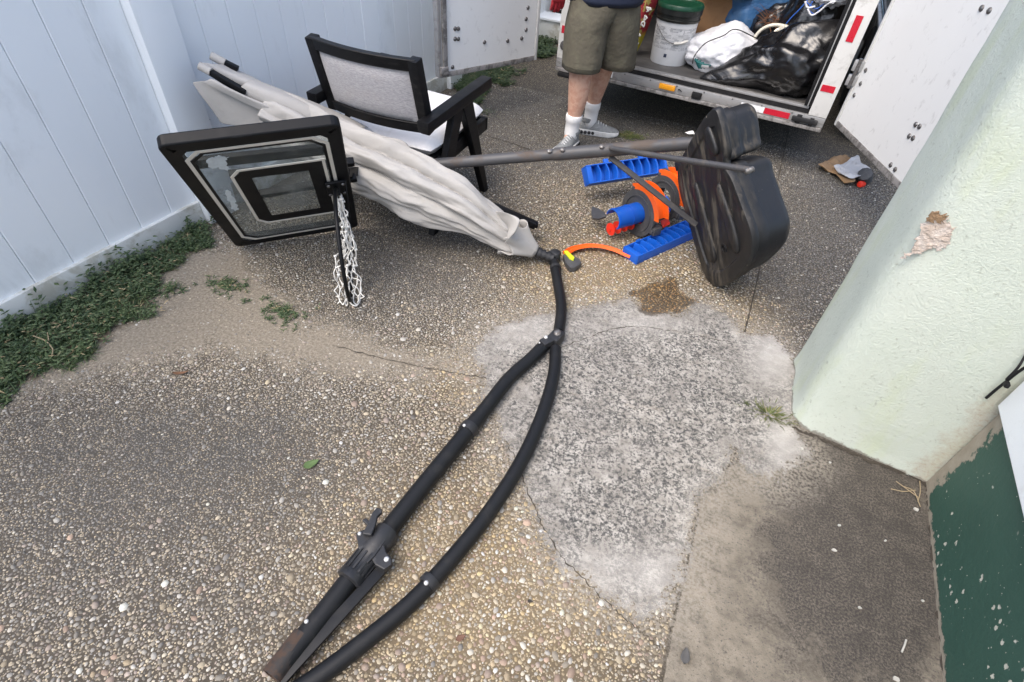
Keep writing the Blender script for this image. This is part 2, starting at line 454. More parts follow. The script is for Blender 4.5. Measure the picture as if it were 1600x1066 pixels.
# ---- pebbles of the exposed aggregate, set into the driveway
def field(fn, spec, x, y):
    return fn(spec, np.array([x]), np.array([y]))[0]
PAL = np.array([(0.52,0.43,0.28),(0.44,0.35,0.215),(0.56,0.50,0.39),(0.34,0.285,0.20),(0.46,0.365,0.235),(0.52,0.40,0.22),(0.40,0.36,0.30),(0.45,0.33,0.25),(0.60,0.56,0.48)])
def scatter(n_try, x0, x1, y0, y1, med, spread, rmin, rmax, cell, seed, grid):
    r_ = np.random.default_rng(seed)
    x = r_.uniform(x0, x1, n_try); y = r_.uniform(y0, y1, n_try)
    r = np.sort(np.clip(med * np.exp(r_.normal(0, spread, n_try)), rmin, rmax))[::-1]
    sp, ss, sa, sw = (sdf(q, x, y) for q in (PATCH, SLAB, SAND, WET))
    dk = np.clip(blobs(DARK, x, y), 0, 1.2); wm_ = np.clip(blobs(WARM_GLOW, x, y), 0, 1)
    r = r * (1 - 0.28 * np.clip(dk, 0, 1))
    ok = (sp < -0.05 + r_.uniform(-.04, .06, n_try)) & (ss < -0.012) & (r_.random(n_try) > np.clip((sa + 0.10) / 0.20, 0, 0.97)) & (x > -2.44) & (x < 0.92)
    # only what lies inside the picture's reach
    d = np.stack([x, y, np.zeros_like(x)], -1) - EYE
    zc = d @ FWD; u_ = 800 + FPX * (d @ RIGHT) / zc; v_ = 533 - FPX * (d @ UP) / zc
    ok &= (zc > 0.2) & (u_ > -60) & (u_ < 1640) & (v_ < 1110) & (v_ > 60)
    out = []
    for i in np.nonzero(ok)[0]:
        cx, cy = int(x[i] / cell), int(y[i] / cell); bad = False
        for a in (-1, 0, 1):
            for b_ in (-1, 0, 1):
                for (px, py, pr) in grid.get((cx + a, cy + b_), ()):
                    if (px - x[i]) ** 2 + (py - y[i]) ** 2 < (0.90 * (pr + r[i])) ** 2:
                        bad = True; break
                if bad: break
            if bad: break
        if bad: continue
        grid.setdefault((cx, cy), []).append((x[i], y[i], r[i]))
        out.append((x[i], y[i], r[i], dk[i], wm_[i], sw[i], zc[i]))
    return out
_grid = {}
PEB = scatter(11000, -2.4, 0.95, -0.4, 2.2, 0.0074, 0.26, 0.0055, 0.0145, 0.030, 1, _grid)
PEB += scatter(170000, -2.4, 0.95, -0.4, 2.3, 0.0049, 0.24, 0.0034, 0.0085, 0.030, 2, _grid)
PEB += scatter(190000, -2.4, 0.95, -0.4, 1.9, 0.0029, 0.18, 0.0022, 0.0040, 0.030, 5, _grid)
PEB += scatter(90000, -2.4, 0.95, 2.0, 4.4, 0.0060, 0.26, 0.0042, 0.011, 0.030, 3, _grid)
PEB = np.array(PEB)
SEG = 6
def pebble_shape(r_, n=1):
    """n pebbles: (n, 2*SEG+1, 3) unit shapes"""
    a = np.linspace(0, 2 * np.pi, SEG, endpoint=False)[None] + r_.uniform(0, 6.28, (n, 1))
    rad = 1 + r_.normal(0, 0.11, (n, SEG))
    asp = r_.uniform(0.62, 1.0, (n, 1)); th = r_.uniform(0, 3.14, (n, 1)) * 1.0
    px = rad * np.cos(a) * 1.12; py = rad * np.sin(a) * asp
    qx = px * np.cos(th) - py * np.sin(th); qy = px * np.sin(th) + py * np.cos(th)
    hh = r_.uniform(0.20, 0.42, (n, 1))
    o = np.zeros((n, 2 * SEG + 1, 3))
    o[:, :SEG, 0], o[:, :SEG, 1], o[:, :SEG, 2] = qx, qy, -0.12
    o[:, SEG:2 * SEG, 0], o[:, SEG:2 * SEG, 1] = qx * 0.74, qy * 0.74
    o[:, SEG:2 * SEG, 2] = hh * 0.8
    o[:, 2 * SEG, 2] = hh[:, 0]
    return o
PF = [(k, (k + 1) % SEG, SEG + (k + 1) % SEG, SEG + k) for k in range(SEG)] + [(SEG + k, SEG + (k + 1) % SEG, 2 * SEG) for k in range(SEG)]
def pebble_cols(P, r_):
    c = PAL[r_.integers(0, len(PAL), len(P))] * r_.uniform(0.66, 1.22, (len(P), 1))
    clean = r_.random(len(P)) < (0.34 + 10 * np.clip(P[:, 2] - 0.006, 0, 0.05)) * np.clip(1.12 - 0.85 * P[:, 3] ** 2, 0.12, 1)
    dk = np.clip((P[:, 3] + 0.12) * np.where(clean, r_.uniform(0.0, 0.35, len(P)), r_.uniform(0.6, 1.15, len(P))), 0, 0.9)[:, None]
    grey = c.mean(1, keepdims=True) * np.array([[1.0, 0.98, 0.93]])
    c = c * (1 - dk) + (grey * 0.40) * dk
    c = np.where(clean[:, None], np.minimum(c * 1.0, 0.56), c * 0.86)
    cool = np.clip(1 - P[:, 4] * 1.8, 0, 1)[:, None] * 0.50  # pebbles stay yellower inside the painted glow
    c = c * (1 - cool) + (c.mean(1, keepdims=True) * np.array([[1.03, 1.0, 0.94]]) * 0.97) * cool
    c = c * 0.84
    wet = (P[:, 5] > 0)[:, None]
    return np.where(wet, c * np.array([[0.60, 0.45, 0.29]]), c)
def pebble_material():
    m, nt, b = new_mat('river_pebble')
    p = pos(nt)
    at = attr(nt, 'Col')
    oi = N(nt, 'ShaderNodeObjectInfo')
    n = noise_n(nt, p, 260, 3)
    c = mixc(nt, 1.0, at.outputs['Color'], mixc(nt, n, (0.72,) * 3, (1.22,) * 3), 'MULTIPLY')
    c = mixc(nt, 1.0, c, mixc(nt, oi.outputs['Random'], (0.97, 0.97, 0.97), (1.03, 1.03, 1.03)), 'MULTIPLY')
    wire(nt, c, b.inputs['Base Color'])
    b.inputs['Roughness'].default_value = 0.62
    b.inputs['Specular IOR Level'].default_value = 0.35
    bump(nt, b, noise_n(nt, p, 700, 3), 0.25, 0.002)
    return m
PEBM = pebble_material()
order = np.argsort(-(PEB[:, 2] / PEB[:, 6]))
big, rest = PEB[order[:290]], PEB[order[290:]]
prng = np.random.default_rng(11)
S = pebble_shape(prng, len(rest)) * rest[:, 2][:, None, None]
S[:, :, 0] += rest[:, 0][:, None]; S[:, :, 1] += rest[:, 1][:, None]
V = S.reshape(-1, 3); nv = 2 * SEG + 1
fq = np.array(PF[:SEG]); ft = np.array(PF[SEG:])
offs = np.arange(len(rest)) * nv
FQ = (fq[None] + offs[:, None, None]).reshape(-1, 4); FT = (ft[None] + offs[:, None, None]).reshape(-1, 3)
pm_ = bpy.data.meshes.new('pebbles')
pm_.vertices.add(len(V)); pm_.vertices.foreach_set('co', V.astype(np.float32).reshape(-1))
nl = FQ.size + FT.size
pm_.loops.add(nl); pm_.loops.foreach_set('vertex_index', np.concatenate([FQ.reshape(-1), FT.reshape(-1)]).astype(np.int32))
starts = np.concatenate([np.arange(len(FQ)) * 4, FQ.size + np.arange(len(FT)) * 3])
pm_.polygons.add(len(starts)); pm_.polygons.foreach_set('loop_start', starts.astype(np.int32))
pm_.update(calc_edges=True); pm_.validate()
ca = pm_.color_attributes.new('Col', 'FLOAT_COLOR', 'POINT')
cc = np.repeat(pebble_cols(rest, prng), nv, axis=0)
ca.data.foreach_set('color', np.concatenate([cc, np.ones((len(cc), 1))], 1).astype(np.float32).reshape(-1))
pm_.polygons.foreach_set('use_smooth', [True] * len(pm_.polygons))
pm_.materials.append(PEBM)
peb_o = bpy.data.objects.new('pebbles', pm_); COL.objects.link(peb_o); peb_o.parent = ground
tag(peb_o, kind='stuff')
# the largest stones, one by one, from a stock of shapes and tints
stock = []
bc = pebble_cols(big, prng)
for k in range(24):
    me = bpy.data.meshes.new('pebble')
    me.from_pydata(pebble_shape(prng, 1)[0].tolist(), [], PF)
    ca = me.color_attributes.new('Col', 'FLOAT_COLOR', 'POINT')
    c = bc[k * len(big) // 24]
    ca.data.foreach_set('color', np.tile([*c, 1.0], nv).astype(np.float32))
    me.polygons.foreach_set('use_smooth', [True] * len(me.polygons)); me.materials.append(PEBM)
    stock.append((c, me))
for i, q in enumerate(big):
    k = int(np.argmin([((bc[i] - c) ** 2).sum() + 0.01 * prng.random() for c, _ in stock]))
    o = bpy.data.objects.new('pebble', stock[k][1]); COL.objects.link(o); o.parent = ground
    o.location = (q[0], q[1], 0.0002); o.scale = (q[2],) * 3; o.rotation_euler.z = prng.uniform(0, 6.28)

# ---- cracks and joints: soil-filled ribbons
SOIL = surf('crack_soil', (0.045, 0.037, 0.028), 0.95, 0.4, 60)
def crack(px, wid, seed, jit=0.006):
    r_ = random.Random(seed); P = spline([G(*p) for p in px], 14); V = []; F = []
    for i, p in enumerate(P):
        t = unit(P[min(i + 1, len(P) - 1)] - P[max(i - 1, 0)]); s = np.array([-t[1], t[0], 0])
        c = p + s * r_.uniform(-jit, jit); hw = wid * 0.5 * r_.uniform(0.25, 1.3)
        V += [c + s * hw + (0, 0, 0.0045), c - s * hw + (0, 0, 0.0045)]
        if i: F.append((2 * i - 2, 2 * i - 1, 2 * i + 1, 2 * i))
    o = MB().add(V, F).build('crack', SOIL, None, org=np.zeros(3)); o.parent = ground
    return o
crack([(1232,205),(1205,330),(1180,450),(1163,520)], 0.008, 1, 0.001)
crack([(870,548),(920,528),(980,512),(1060,520),(1140,535)], 0.004, 2)
crack([(792,690),(815,745),(832,790),(870,860),(930,925),(985,975),(1032,1015)], 0.0035, 3, 0.006)
crack([(520,540),(600,562),(690,580),(760,592)], 0.004, 4, 0.004)
crack([(740,208),(800,225),(868,250)], 0.008, 5, 0.002)
crack([(1092,300),(1140,316),(1190,330)], 0.004, 6, 0.004)
crack([(1237,668),(1290,690),(1360,722),(1440,753),(1452,800),(1462,900),(1478,1066)], 0.016, 7, 0.006)
# ------------------------------------------------------------------ shared materials
VINYL = surf('white_vinyl', (0.85, 0.885, 0.90), 0.38, 0.025, 2.5, (0.42, 0.43, 0.42), 0.22, 5.0, 0.60, bumpd=0.0015, bscale=8, bstr=0.25, streak=(1, 1, 0.35), grain=0.015)
VINYL_D = surf('white_vinyl_splashed', (0.70, 0.71, 0.68), 0.45, 0.05, 6, (0.34, 0.31, 0.22), 0.6, 7, 0.50, grain=0.03)
ALU = surf('dull_aluminium', (0.38, 0.38, 0.38), 0.45, 0.10, 20, (0.16, 0.15, 0.14), 0.5, 24, 0.57, metal=0.55, streak=(0.4, 1, 1))
ALU_D = surf('grimy_aluminium', (0.30, 0.29, 0.28), 0.6, 0.2, 24, (0.07, 0.065, 0.06), 0.7, 18, 0.5, metal=0.3)
PANEL = surf('scuffed_white_panel', (0.69, 0.70, 0.69), 0.42, 0.03, 4, (0.30, 0.30, 0.29), 0.42, 22, 0.63, streak=(1, 1, 0.7), grain=0.02)
RUBBER = surf('black_rubber', (0.008, 0.008, 0.009), 0.62, 0.3, 30, (0.06, 0.055, 0.05), 0.3, 30, 0.6, spec=0.3)
BLACKP = surf('black_powder_coat', (0.010, 0.0105, 0.012), 0.48, 0.2, 25, (0.10, 0.095, 0.09), 0.30, 26, 0.60, bumpd=0.0006, bscale=700)
BOLTM = surf('zinc_bolt', (0.17, 0.17, 0.17), 0.4, 0.2, 60, (0.08, 0.06, 0.05), 0.6, 90, 0.5, metal=0.7)
PLY = surf('dark_floor_ply', (0.060, 0.058, 0.056), 0.5, 0.35, 14, (0.20, 0.19, 0.18), 0.5, 16, 0.56, streak=(0.5, 2.2, 1), bumpd=0.002, bscale=60)
INNER = surf('trailer_lining', (0.10, 0.085, 0.07), 0.8, 0.2, 10)
REDT = surf('red_reflector', (0.46, 0.012, 0.030), 0.3, 0.12, 160, coat=0.4)
WHT = surf('white_reflector', (0.74, 0.75, 0.76), 0.32, 0.08, 160, (0.3, 0.28, 0.25), 0.4, 30, 0.55, coat=0.3)
AMBER = surf('amber_lens', (0.72, 0.30, 0.012), 0.22, 0.25, 120, coat=0.6)

# ------------------------------------------------------------------ white vinyl fence
FX = -2.49
y0 = PX(303, 0, FX)[1]; pitch = (PX(657, 0, FX)[1] - y0) / 11
fence = thing('vinyl_fence', (FX, 1.7, 0), 'long white vinyl privacy fence of upright boards along the driveway', 'fence')
yp0, yp1 = PX(199, 0, FX + 0.05)[1], PX(266, 0, FX + 0.05)[1]
posts = [(yp0 - 2.44, yp1 - 2.44), (yp0, yp1), (yp0 + 2.44, yp1 + 2.44), (yp0 + 4.88, yp1 + 4.88)]
for a, b in posts:
    MB().box((FX - 0.01, (a + b) / 2, 0.93), (0.13, b - a, 1.90), bev=0.008).build('post', VINYL, fence, 40)
    MB().lathe((FX - 0.01, (a + b) / 2, 1.88), (0, 0, 1), [(0, 0.10), (0.015, 0.10), (0.05, 0.004)], 4).build('post_cap', VINYL, fence)
yl = PX(127, 0, FX)[1]
for k in range(len(posts) - 1):
    lo, hi = posts[k][1], posts[k + 1][0]
    ref = yl if k == 0 else y0
    e = ref + math.ceil((lo - ref) / pitch) * pitch
    edges = [lo]
    while e < hi:
        if e - lo > 0.03: edges.append(e)
        e += pitch
    edges.append(hi)
    for a, b in zip(edges[:-1], edges[1:]):
        g = 0.0008; dx = random.uniform(-0.0008, 0.0008)
        out = [(a + g, -0.0030), (a + g + 0.003, 0.0), (b - g - 0.003, 0.0), (b - g, -0.0030), (b - g, -0.005), (a + g, -0.005)]
        r0 = [np.array((FX + dx + q[1], q[0], 0.118)) for q in out]; r1 = [p + (0, 0, 1.66) for p in r0]
        MB().loft([r0, r1]).build('board', VINYL, fence)
    MB().box((FX - 0.0115, (lo + hi) / 2, 0.93), (0.008, hi - lo, 1.70)).build('backing', VINYL, fence)
    MB().box((FX - 0.008, (lo + hi) / 2, 0.056), (0.056, hi - lo - 0.002, 0.132), bev=0.006).build('bottom_rail', VINYL_D, fence, 40)
    MB().box((FX - 0.008, (lo + hi) / 2, 1.79), (0.056, hi - lo - 0.002, 0.11), bev=0.006).build('top_rail', VINYL, fence, 40)
# wire tie on the post
tw = [PX(x, y, FX + 0.012) for x, y in ((285, 198), (300, 192), (312, 187), (318, 185), (328, 187))]
MB().tube(spline(tw, 4), 0.0016, 6).build('wire_tie', RUBBER, fence)

# ------------------------------------------------------------------ stucco pier
def stucco():
    m, nt, b = new_mat('mint_stucco')
    p = pos(nt)
    n1 = noise_n(nt, p, 3.2, 5, 0.6)
    c = mixc(nt, n1, (0.465, 0.525, 0.455), (0.55, 0.59, 0.53))
    n2 = noise_n(nt, stretch(nt, p, (2.2, 2.2, 0.55)), 4.5, 5, 0.6)
    c = mixc(nt, math_n(nt, 'MULTIPLY', ramp(nt, n2, 0.48, 0.70), 0.45), c, (0.46, 0.52, 0.34))
    n4 = noise_n(nt, p, 75, 5, 0.7)
    c = mixc(nt, math_n(nt, 'MULTIPLY', ramp(nt, n4, 0.57, 0.66), math_n(nt, 'MULTIPLY', ramp(nt, noise_n(nt, p, 9, 4), 0.40, 0.60), 0.6)), c, (0.30, 0.32, 0.27))
    sx = N(nt, 'ShaderNodeSeparateXYZ'); wire(nt, p, sx.inputs[0])
    # worn arris where the pier meets the wall, bare render showing
    edge = math_n(nt, 'ADD', sx.outputs[0], math_n(nt, 'MULTIPLY_ADD', noise_n(nt, p, 14, 8, 0.75), 0.22, -0.05))
    low = ramp(nt, sx.outputs[2], 0.62, 0.35)
    c = mixc(nt, math_n(nt, 'MULTIPLY', math_n(nt, 'MULTIPLY', ramp(nt, edge, 0.915, 0.965), low), ramp(nt, n4, 0.3, 0.6, 1.0, 0.45)), c, (0.40, 0.36, 0.29))
    base = math_n(nt, 'SUBTRACT', sx.outputs[2], math_n(nt, 'MULTIPLY', noise_n(nt, p, 30, 6, 0.7), 0.05))
    c = mixc(nt, ramp(nt, base, -0.012, -0.019, 0, 0.8), c, (0.22, 0.20, 0.17))
    wire(nt, c, b.inputs['Base Color'])
    b.inputs['Roughness'].default_value = 0.9
    b.inputs['Specular IOR Level'].default_value = 0.2
    h = math_n(nt, 'ADD', noise_n(nt, p, 150, 6, 0.75), math_n(nt, 'MULTIPLY', noise_n(nt, p, 38, 3), 0.5))
    bump(nt, b, h, 0.75, 0.006)
    return m
STUCCO = stucco()
def rounded(poly, rad, seg=6):
    out = []; n = len(poly)
    for i in range(n):
        p, a, b = (np.array(poly[k % n], float) for k in (i, i - 1, i + 1))
        r = rad[i]
        u1, u2 = unit(a - p), unit(b - p)
        for k in range(seg + 1):
            t = k / seg
            out.append(p + u1 * r * (1 - t) ** 2 + u2 * r * t ** 2)
    return out
def dense(poly, step):
    out = []
    for i in range(len(poly)):
        a, b = poly[i], poly[(i + 1) % len(poly)]
        k = max(1, int(np.linalg.norm(b - a) / step))
        out += [a + (b - a) * j / k for j in range(k)]
    return out
pa, pb, pd = G(1238, 660)[:2], G(1441, 751)[:2], G(1243, 552)[:2]
plan = dense(rounded([pa, pb, (0.99, pb[1]), (0.99, 2.10), (pd[0], 2.10)], [0.085, 0.004, 0.004, 0.004, 0.07]), 0.05)
rings = []
for k in range(50):
    z = -0.02 + 2.75 * (k / 49) ** 1.15
    ring = []
    for q in plan:
        n = fbm((q[0], q[1], z), 5, 3) * 0.004 + fbm((q[0], q[1], z), 18, 2) * 0.0015
        d = unit(np.array([q[0] - 0.72, q[1] - 1.87]))
        flare = 0.012 * math.exp(-z / 0.03)
        ring.append((q[0] + d[0] * (n + flare * (0.5 + fbm((q[0] * 9, q[1] * 9, 0), 1, 2))), q[1] + d[1] * (n + flare * 0.4), z))
    rings.append(ring)
pier = MB().loft(rings).build('stucco_pier', STUCCO, None, 180, org=np.array([0.7, 1.85, 0]))
tag(pier, 'pale mint stucco pier with rounded corner and chipped brown scar', 'pier')
# scar of torn plaster on the pier's front
pn_ = unit(np.array([pb[1] - pa[1], -(pb[0] - pa[0]), 0])); pn_ = pn_ if pn_[1] < 0 else -pn_
p3 = np.array([*pa, 0.0]) + pn_ * 0.0010
def scar(px, name, mat, lift, seed):
    r_ = random.Random(seed); C = [PN(*q, p3 + pn_ * lift, pn_) for q in px]
    P = spline(C + [C[0]], 6)[:-1]
    P = [p + np.array([r_.uniform(-.007, .007), 0, r_.uniform(-.007, .007)]) for p in P]
    MB().plate(P, pn_, 0.006).build(name, mat, pier)
SCAR = surf('torn_plaster', (0.54, 0.48, 0.43), 0.95, 0.25, 60, (0.38, 0.30, 0.24), 0.6, 45, 0.5, bumpd=0.012, bscale=90, bstr=1.0)
SCARB = surf('rusty_plaster', (0.23, 0.15, 0.085), 0.95, 0.4, 90, bumpd=0.01, bscale=120, bstr=1.0)
scar([(1408,405),(1422,392),(1432,372),(1440,352),(1455,342),(1470,340),(1484,350),(1490,362),(1482,380),(1470,390),(1455,388),(1440,396),(1424,398)], 'plaster_scar', SCAR, 0.001, 3)
scar([(1450,345),(1455,336),(1466,333),(1477,338),(1474,347),(1462,346)], 'rust_mark', SCARB, 0.004, 4)

# ------------------------------------------------------------------ house wall, green base under white boarding
def green_paint():
    m, nt, b = new_mat('flaking_green_paint')
    p = pos(nt)
    n1 = noise_n(nt, p, 5, 5, 0.6)
    c = mixc(nt, n1, (0.022, 0.066, 0.048), (0.038, 0.098, 0.072))
    v = voro_n(nt, p, 34); v2 = voro_n(nt, p, 90)
    s = N(nt, 'ShaderNodeSeparateColor'); wire(nt, v.outputs['Color'], s.inputs[0])
    sx = N(nt, 'ShaderNodeSeparateXYZ'); wire(nt, p, sx.inputs[0])
    clus = ramp(nt, noise_n(nt, stretch(nt, p, (1, 1, 1.6)), 4.2, 3), 0.42, 0.66)
    d = math_n(nt, 'ADD', v.outputs['Distance'], math_n(nt, 'MULTIPLY_ADD', noise_n(nt, p, 90, 5, 0.7), 0.9, -0.45))
    fl = math_n(nt, 'MULTIPLY', ramp(nt, d, 0.24, 0.19), ramp(nt, math_n(nt, 'ADD', s.outputs[0], math_n(nt, 'MULTIPLY', clus, 0.50)), 1.10, 1.14))
    s2 = N(nt, 'ShaderNodeSeparateColor'); wire(nt, v2.outputs['Color'], s2.inputs[0])
    d2 = math_n(nt, 'ADD', v2.outputs['Distance'], math_n(nt, 'MULTIPLY_ADD', noise_n(nt, p, 260, 3), 0.5, -0.25))
    fl2 = math_n(nt, 'MULTIPLY', ramp(nt, d2, 0.24, 0.18), ramp(nt, math_n(nt, 'ADD', s2.outputs[0], math_n(nt, 'MULTIPLY', clus, 0.35)), 0.99, 1.03))
    c = mixc(nt, math_n(nt, 'MAXIMUM', fl, fl2), c, (0.50, 0.50, 0.42))
    n6 = noise_n(nt, p, 26, 6, 0.7)
    bare = math_n(nt, 'SUBTRACT', sx.outputs[2], math_n(nt, 'MULTIPLY', n6, 0.055))
    cor = math_n(nt, 'ADD', sx.outputs[1], math_n(nt, 'MULTIPLY', n6, 0.17))
    bm_ = math_n(nt, 'MAXIMUM', ramp(nt, bare, -0.008, -0.014), ramp(nt, cor, 1.64, 1.655))
    c = mixc(nt, bm_, c, mixc(nt, n6, (0.20, 0.17, 0.125), (0.40, 0.36, 0.29)))
    wire(nt, c, b.inputs['Base Color'])
    b.inputs['Roughness'].default_value = 0.62
    h = math_n(nt, 'ADD', noise_n(nt, p, 60, 5), math_n(nt, 'MULTIPLY', math_n(nt, 'MAXIMUM', math_n(nt, 'MAXIMUM', fl, fl2), bm_), -0.8))
    bump(nt, b, h, 0.5, 0.004)
    return m
house = thing('house_wall', (0.95, 0.5, 0), 'dark green painted house wall base with flaking paint below white boarding', 'wall')
MB().box((1.075, -0.69, 0.73), (0.28, 4.62, 1.5)).build('green_base', green_paint(), house)
WB = surf('white_board', (0.74, 0.77, 0.78), 0.45, 0.03, 4, (0.5, 0.5, 0.48), 0.3, 12, 0.6)
MB().box((0.918, -0.70, 1.56), (0.030, 4.60, 2.262), bev=0.003).build('boarding', WB, house)
tz = [PX(1553, 592, 0.90), PX(1600, 545, 0.90)]
MB().bar(tz[0], tz[0] + (tz[1] - tz[0]) * 6, 0.012, 0.016, up=(1, 0, 0), bev=0.002).build('corner_trim', ALU, house)
cb = [PX(1541, 622, 0.875), PX(1555, 610, 0.872), PX(1575, 594, 0.872), PX(1590, 582, 0.872), PX(1612, 568, 0.872)]
MB().tube(spline(cb, 5), 0.0042, 8).build('cable', RUBBER, house, 180)
MB().tube(spline([cb[2] + (-.004, 0, -.001), PX(1590, 575, 0.870), PX(1602, 556, 0.870), PX(1615, 535, 0.870)], 5), 0.0035, 8).build('cable', RUBBER, house, 180)
MB().box(PX(1573, 601, 0.868), (0.012, 0.02, 0.014), bev=0.003).build('cable_clip', RUBBER, house)

# ------------------------------------------------------------------ cargo trailer
TL0 = np.array([*G(868, 107, 0.31)[:2], 0.0]); TR0 = np.array([*G(1282, 205, 0.31)[:2], 0.0])
TX = unit(TR0 - TL0); TY = np.array([-TX[1], TX[0], 0.0]); TW = float(np.linalg.norm(TR0 - TL0))
TRM = np.array([TX, TY, (0, 0, 1)]).T
def T(a, d, z):
    return TL0 + TX * a + TY * d + np.array([0, 0, z])
trailer = thing('cargo_trailer', T(TW / 2, 1.5, 0), 'white enclosed cargo trailer with its rear double doors open', 'trailer')
def tb(name, a0, a1, d0, d1, z0, z1, mat, bev=0.0, parent=None):
    return MB().box(T((a0 + a1) / 2, (d0 + d1) / 2, (z0 + z1) / 2), (a1 - a0, d1 - d0, z1 - z0), TRM, bev).build(name, mat, parent or trailer, 40 if bev else 0)
TD = 3.2
tb('rear_lip', 0, TW, -0.012, 0.05, 0.303, 0.326, ALU_D, 0.003)
sill = tb('rear_sill', 0.0, TW, 0.0, 0.05, 0.328, 0.385, ALU, 0.003)
tb('rubber_gap', 0.01, TW - 0.01, 0.02, 0.055, 0.387, 0.412, RUBBER)
tb('floor_edge', 0.12, TW - 0.12, 0.022, 0.062, 0.414, 0.429, ALU, 0.002)
tb('floor', 0.04, TW - 0.04, 0.064, TD, 0.395, 0.426, PLY)
postw = 0.108
PWHITE = surf('trailer_white', (0.62, 0.62, 0.60), 0.40, 0.06, 8, (0.30, 0.29, 0.27), 0.4, 14, 0.58)
rp = {}
for s, a0, a1 in ((0, 0.0, postw), (1, TW - postw, TW)):
    rp[s] = tb('corner_post', a0, a1, 0.0, 0.05, 0.387, 2.28, PWHITE, 0.004)
    i0 = a1 if s == 0 else a0 - 0.045
    tb('door_seal', i0 + 0.001, i0 + 0.044, 0.012, 0.05, 0.431, 2.2, RUBBER, 0.004)
    tb('seal_trim', i0 + (0.018 if s == 0 else 0.020), i0 + (0.024 if s == 0 else 0.026), 0.006, 0.0115, 0.435, 2.2, ALU)
tb('header', 0, TW, 0.0, 0.06, 2.282, 2.42, PWHITE, 0.004)
tb('side_wall', 0.0, 0.03, 0.052, TD, 0.30, 2.40, PWHITE)
tb('side_wall', TW - 0.03, TW, 0.052, TD, 0.30, 2.40, PWHITE)
tb('wall_lining', 0.031, 0.04, 0.07, TD - 0.03, 0.427, 2.38, INNER)
tb('wall_lining', TW - 0.04, TW - 0.031, 0.07, TD - 0.03, 0.427, 2.38, INNER)
tb('front_wall', 0.0, TW, TD + 0.002, TD + 0.04, 0.30, 2.40, INNER)
tb('roof', -0.01, TW + 0.01, -0.01, TD + 0.05, 2.422, 2.46, PWHITE)
for a in (0.35, TW - 0.35):
    tb('chassis_beam', a - 0.03, a + 0.03, 0.06, TD, 0.30, 0.392, RUBBER)
tb('chassis_beam', 0.05, TW - 0.05, 0.3, 0.36, 0.302, 0.390, RUBBER)
TYRE = surf('tyre', (0.02, 0.02, 0.02), 0.85, 0.2, 40)
for a in (-0.02, TW + 0.02):
    sgn = -1 if a < 0 else 1
    wh = thing('wheel', (0, 0, 0), None, None); wh.parent = trailer; wh['_o'] = list(trailer['_o'])
    c = T(a - sgn * 0.28, 1.9, 0.31)
    MB().lathe(c - TX * 0.1, TX, [(0, 0.17), (0.0, 0.28), (0.03, 0.31), (0.17, 0.31), (0.2, 0.28), (0.2, 0.17)], 28, False).build('tyre', TYRE, wh, 40)
    MB().lathe(c - TX * 0.07, TX, [(0, 0.02), (0, 0.172), (0.14, 0.172), (0.14, 0.02)], 20).build('rim', ALU, wh, 40)
# reflective tape, lamps and latch blocks
def stick(name, a0, a1, z0, z1, mat, parent, th=0.003, bev=0.0):
    return tb(name, a0, a1, -th, -0.0005, z0, z1, mat, bev, parent)
stick('reflector_tape', 1.362, 1.512, 0.336, 0.372, WHT, sill)
stick('reflector_tape', 1.514, 1.672, 0.336, 0.372, REDT, sill)
stick('reflector_tape', 0.40, 0.452, 0.336, 0.374, WHT, sill)
stick('reflector_tape', TW - 0.098, TW - 0.022, 0.535, 0.572, REDT, rp[1])
stick('reflector_tape', TW - 0.078, TW - 0.040, 0.812, 0.945, REDT, rp[1])
stick('reflector_tape', 0.018, 0.075, 0.552, 0.600, REDT, rp[0])
am = stick('marker_lamp', 0.800, 0.915, 0.343, 0.379, AMBER, sill, 0.018, 0.008)
MB().tube([T(0.935, -0.003, 0.360), T(0.945, -0.012, 0.365), T(0.96, -0.004, 0.352)], 0.003, 6).build('lamp_wire', RUBBER, am)
stick('latch_block', 1.035, 1.100, 0.332, 0.372, RUBBER, sill, 0.024, 0.006)
kb = stick('latch_keeper', 1.690, 1.845, 0.338, 0.368, BLACKP, sill, 0.022, 0.006)
stick('latch_keeper', 1.715, 1.745, 0.326, 0.380, BLACKP, sill, 0.016, 0.004)
stick('latch_keeper', 1.795, 1.82, 0.326, 0.376, BLACKP, sill, 0.016, 0.004)
MB().lathe(T(0.055, -0.001, 0.475), -TY, [(0, 0.034), (0.008, 0.034), (0.012, 0.027), (0.012, 0.008)], 22).build('lock_rosette', BOLTM, rp[0], 40)
tb('black_bumper', 0.03, 0.40, -0.03, 0.02, 0.268, 0.300, RUBBER, 0.01)
for k in range(9):
    a = 0.16 + k * 0.19
    MB().lathe(T(a, -0.0005, 0.3785), -TY, [(0, 0.0055), (0.002, 0.0055), (0.0035, 0.002)], 8).build('rivet', BOLTM, sill)

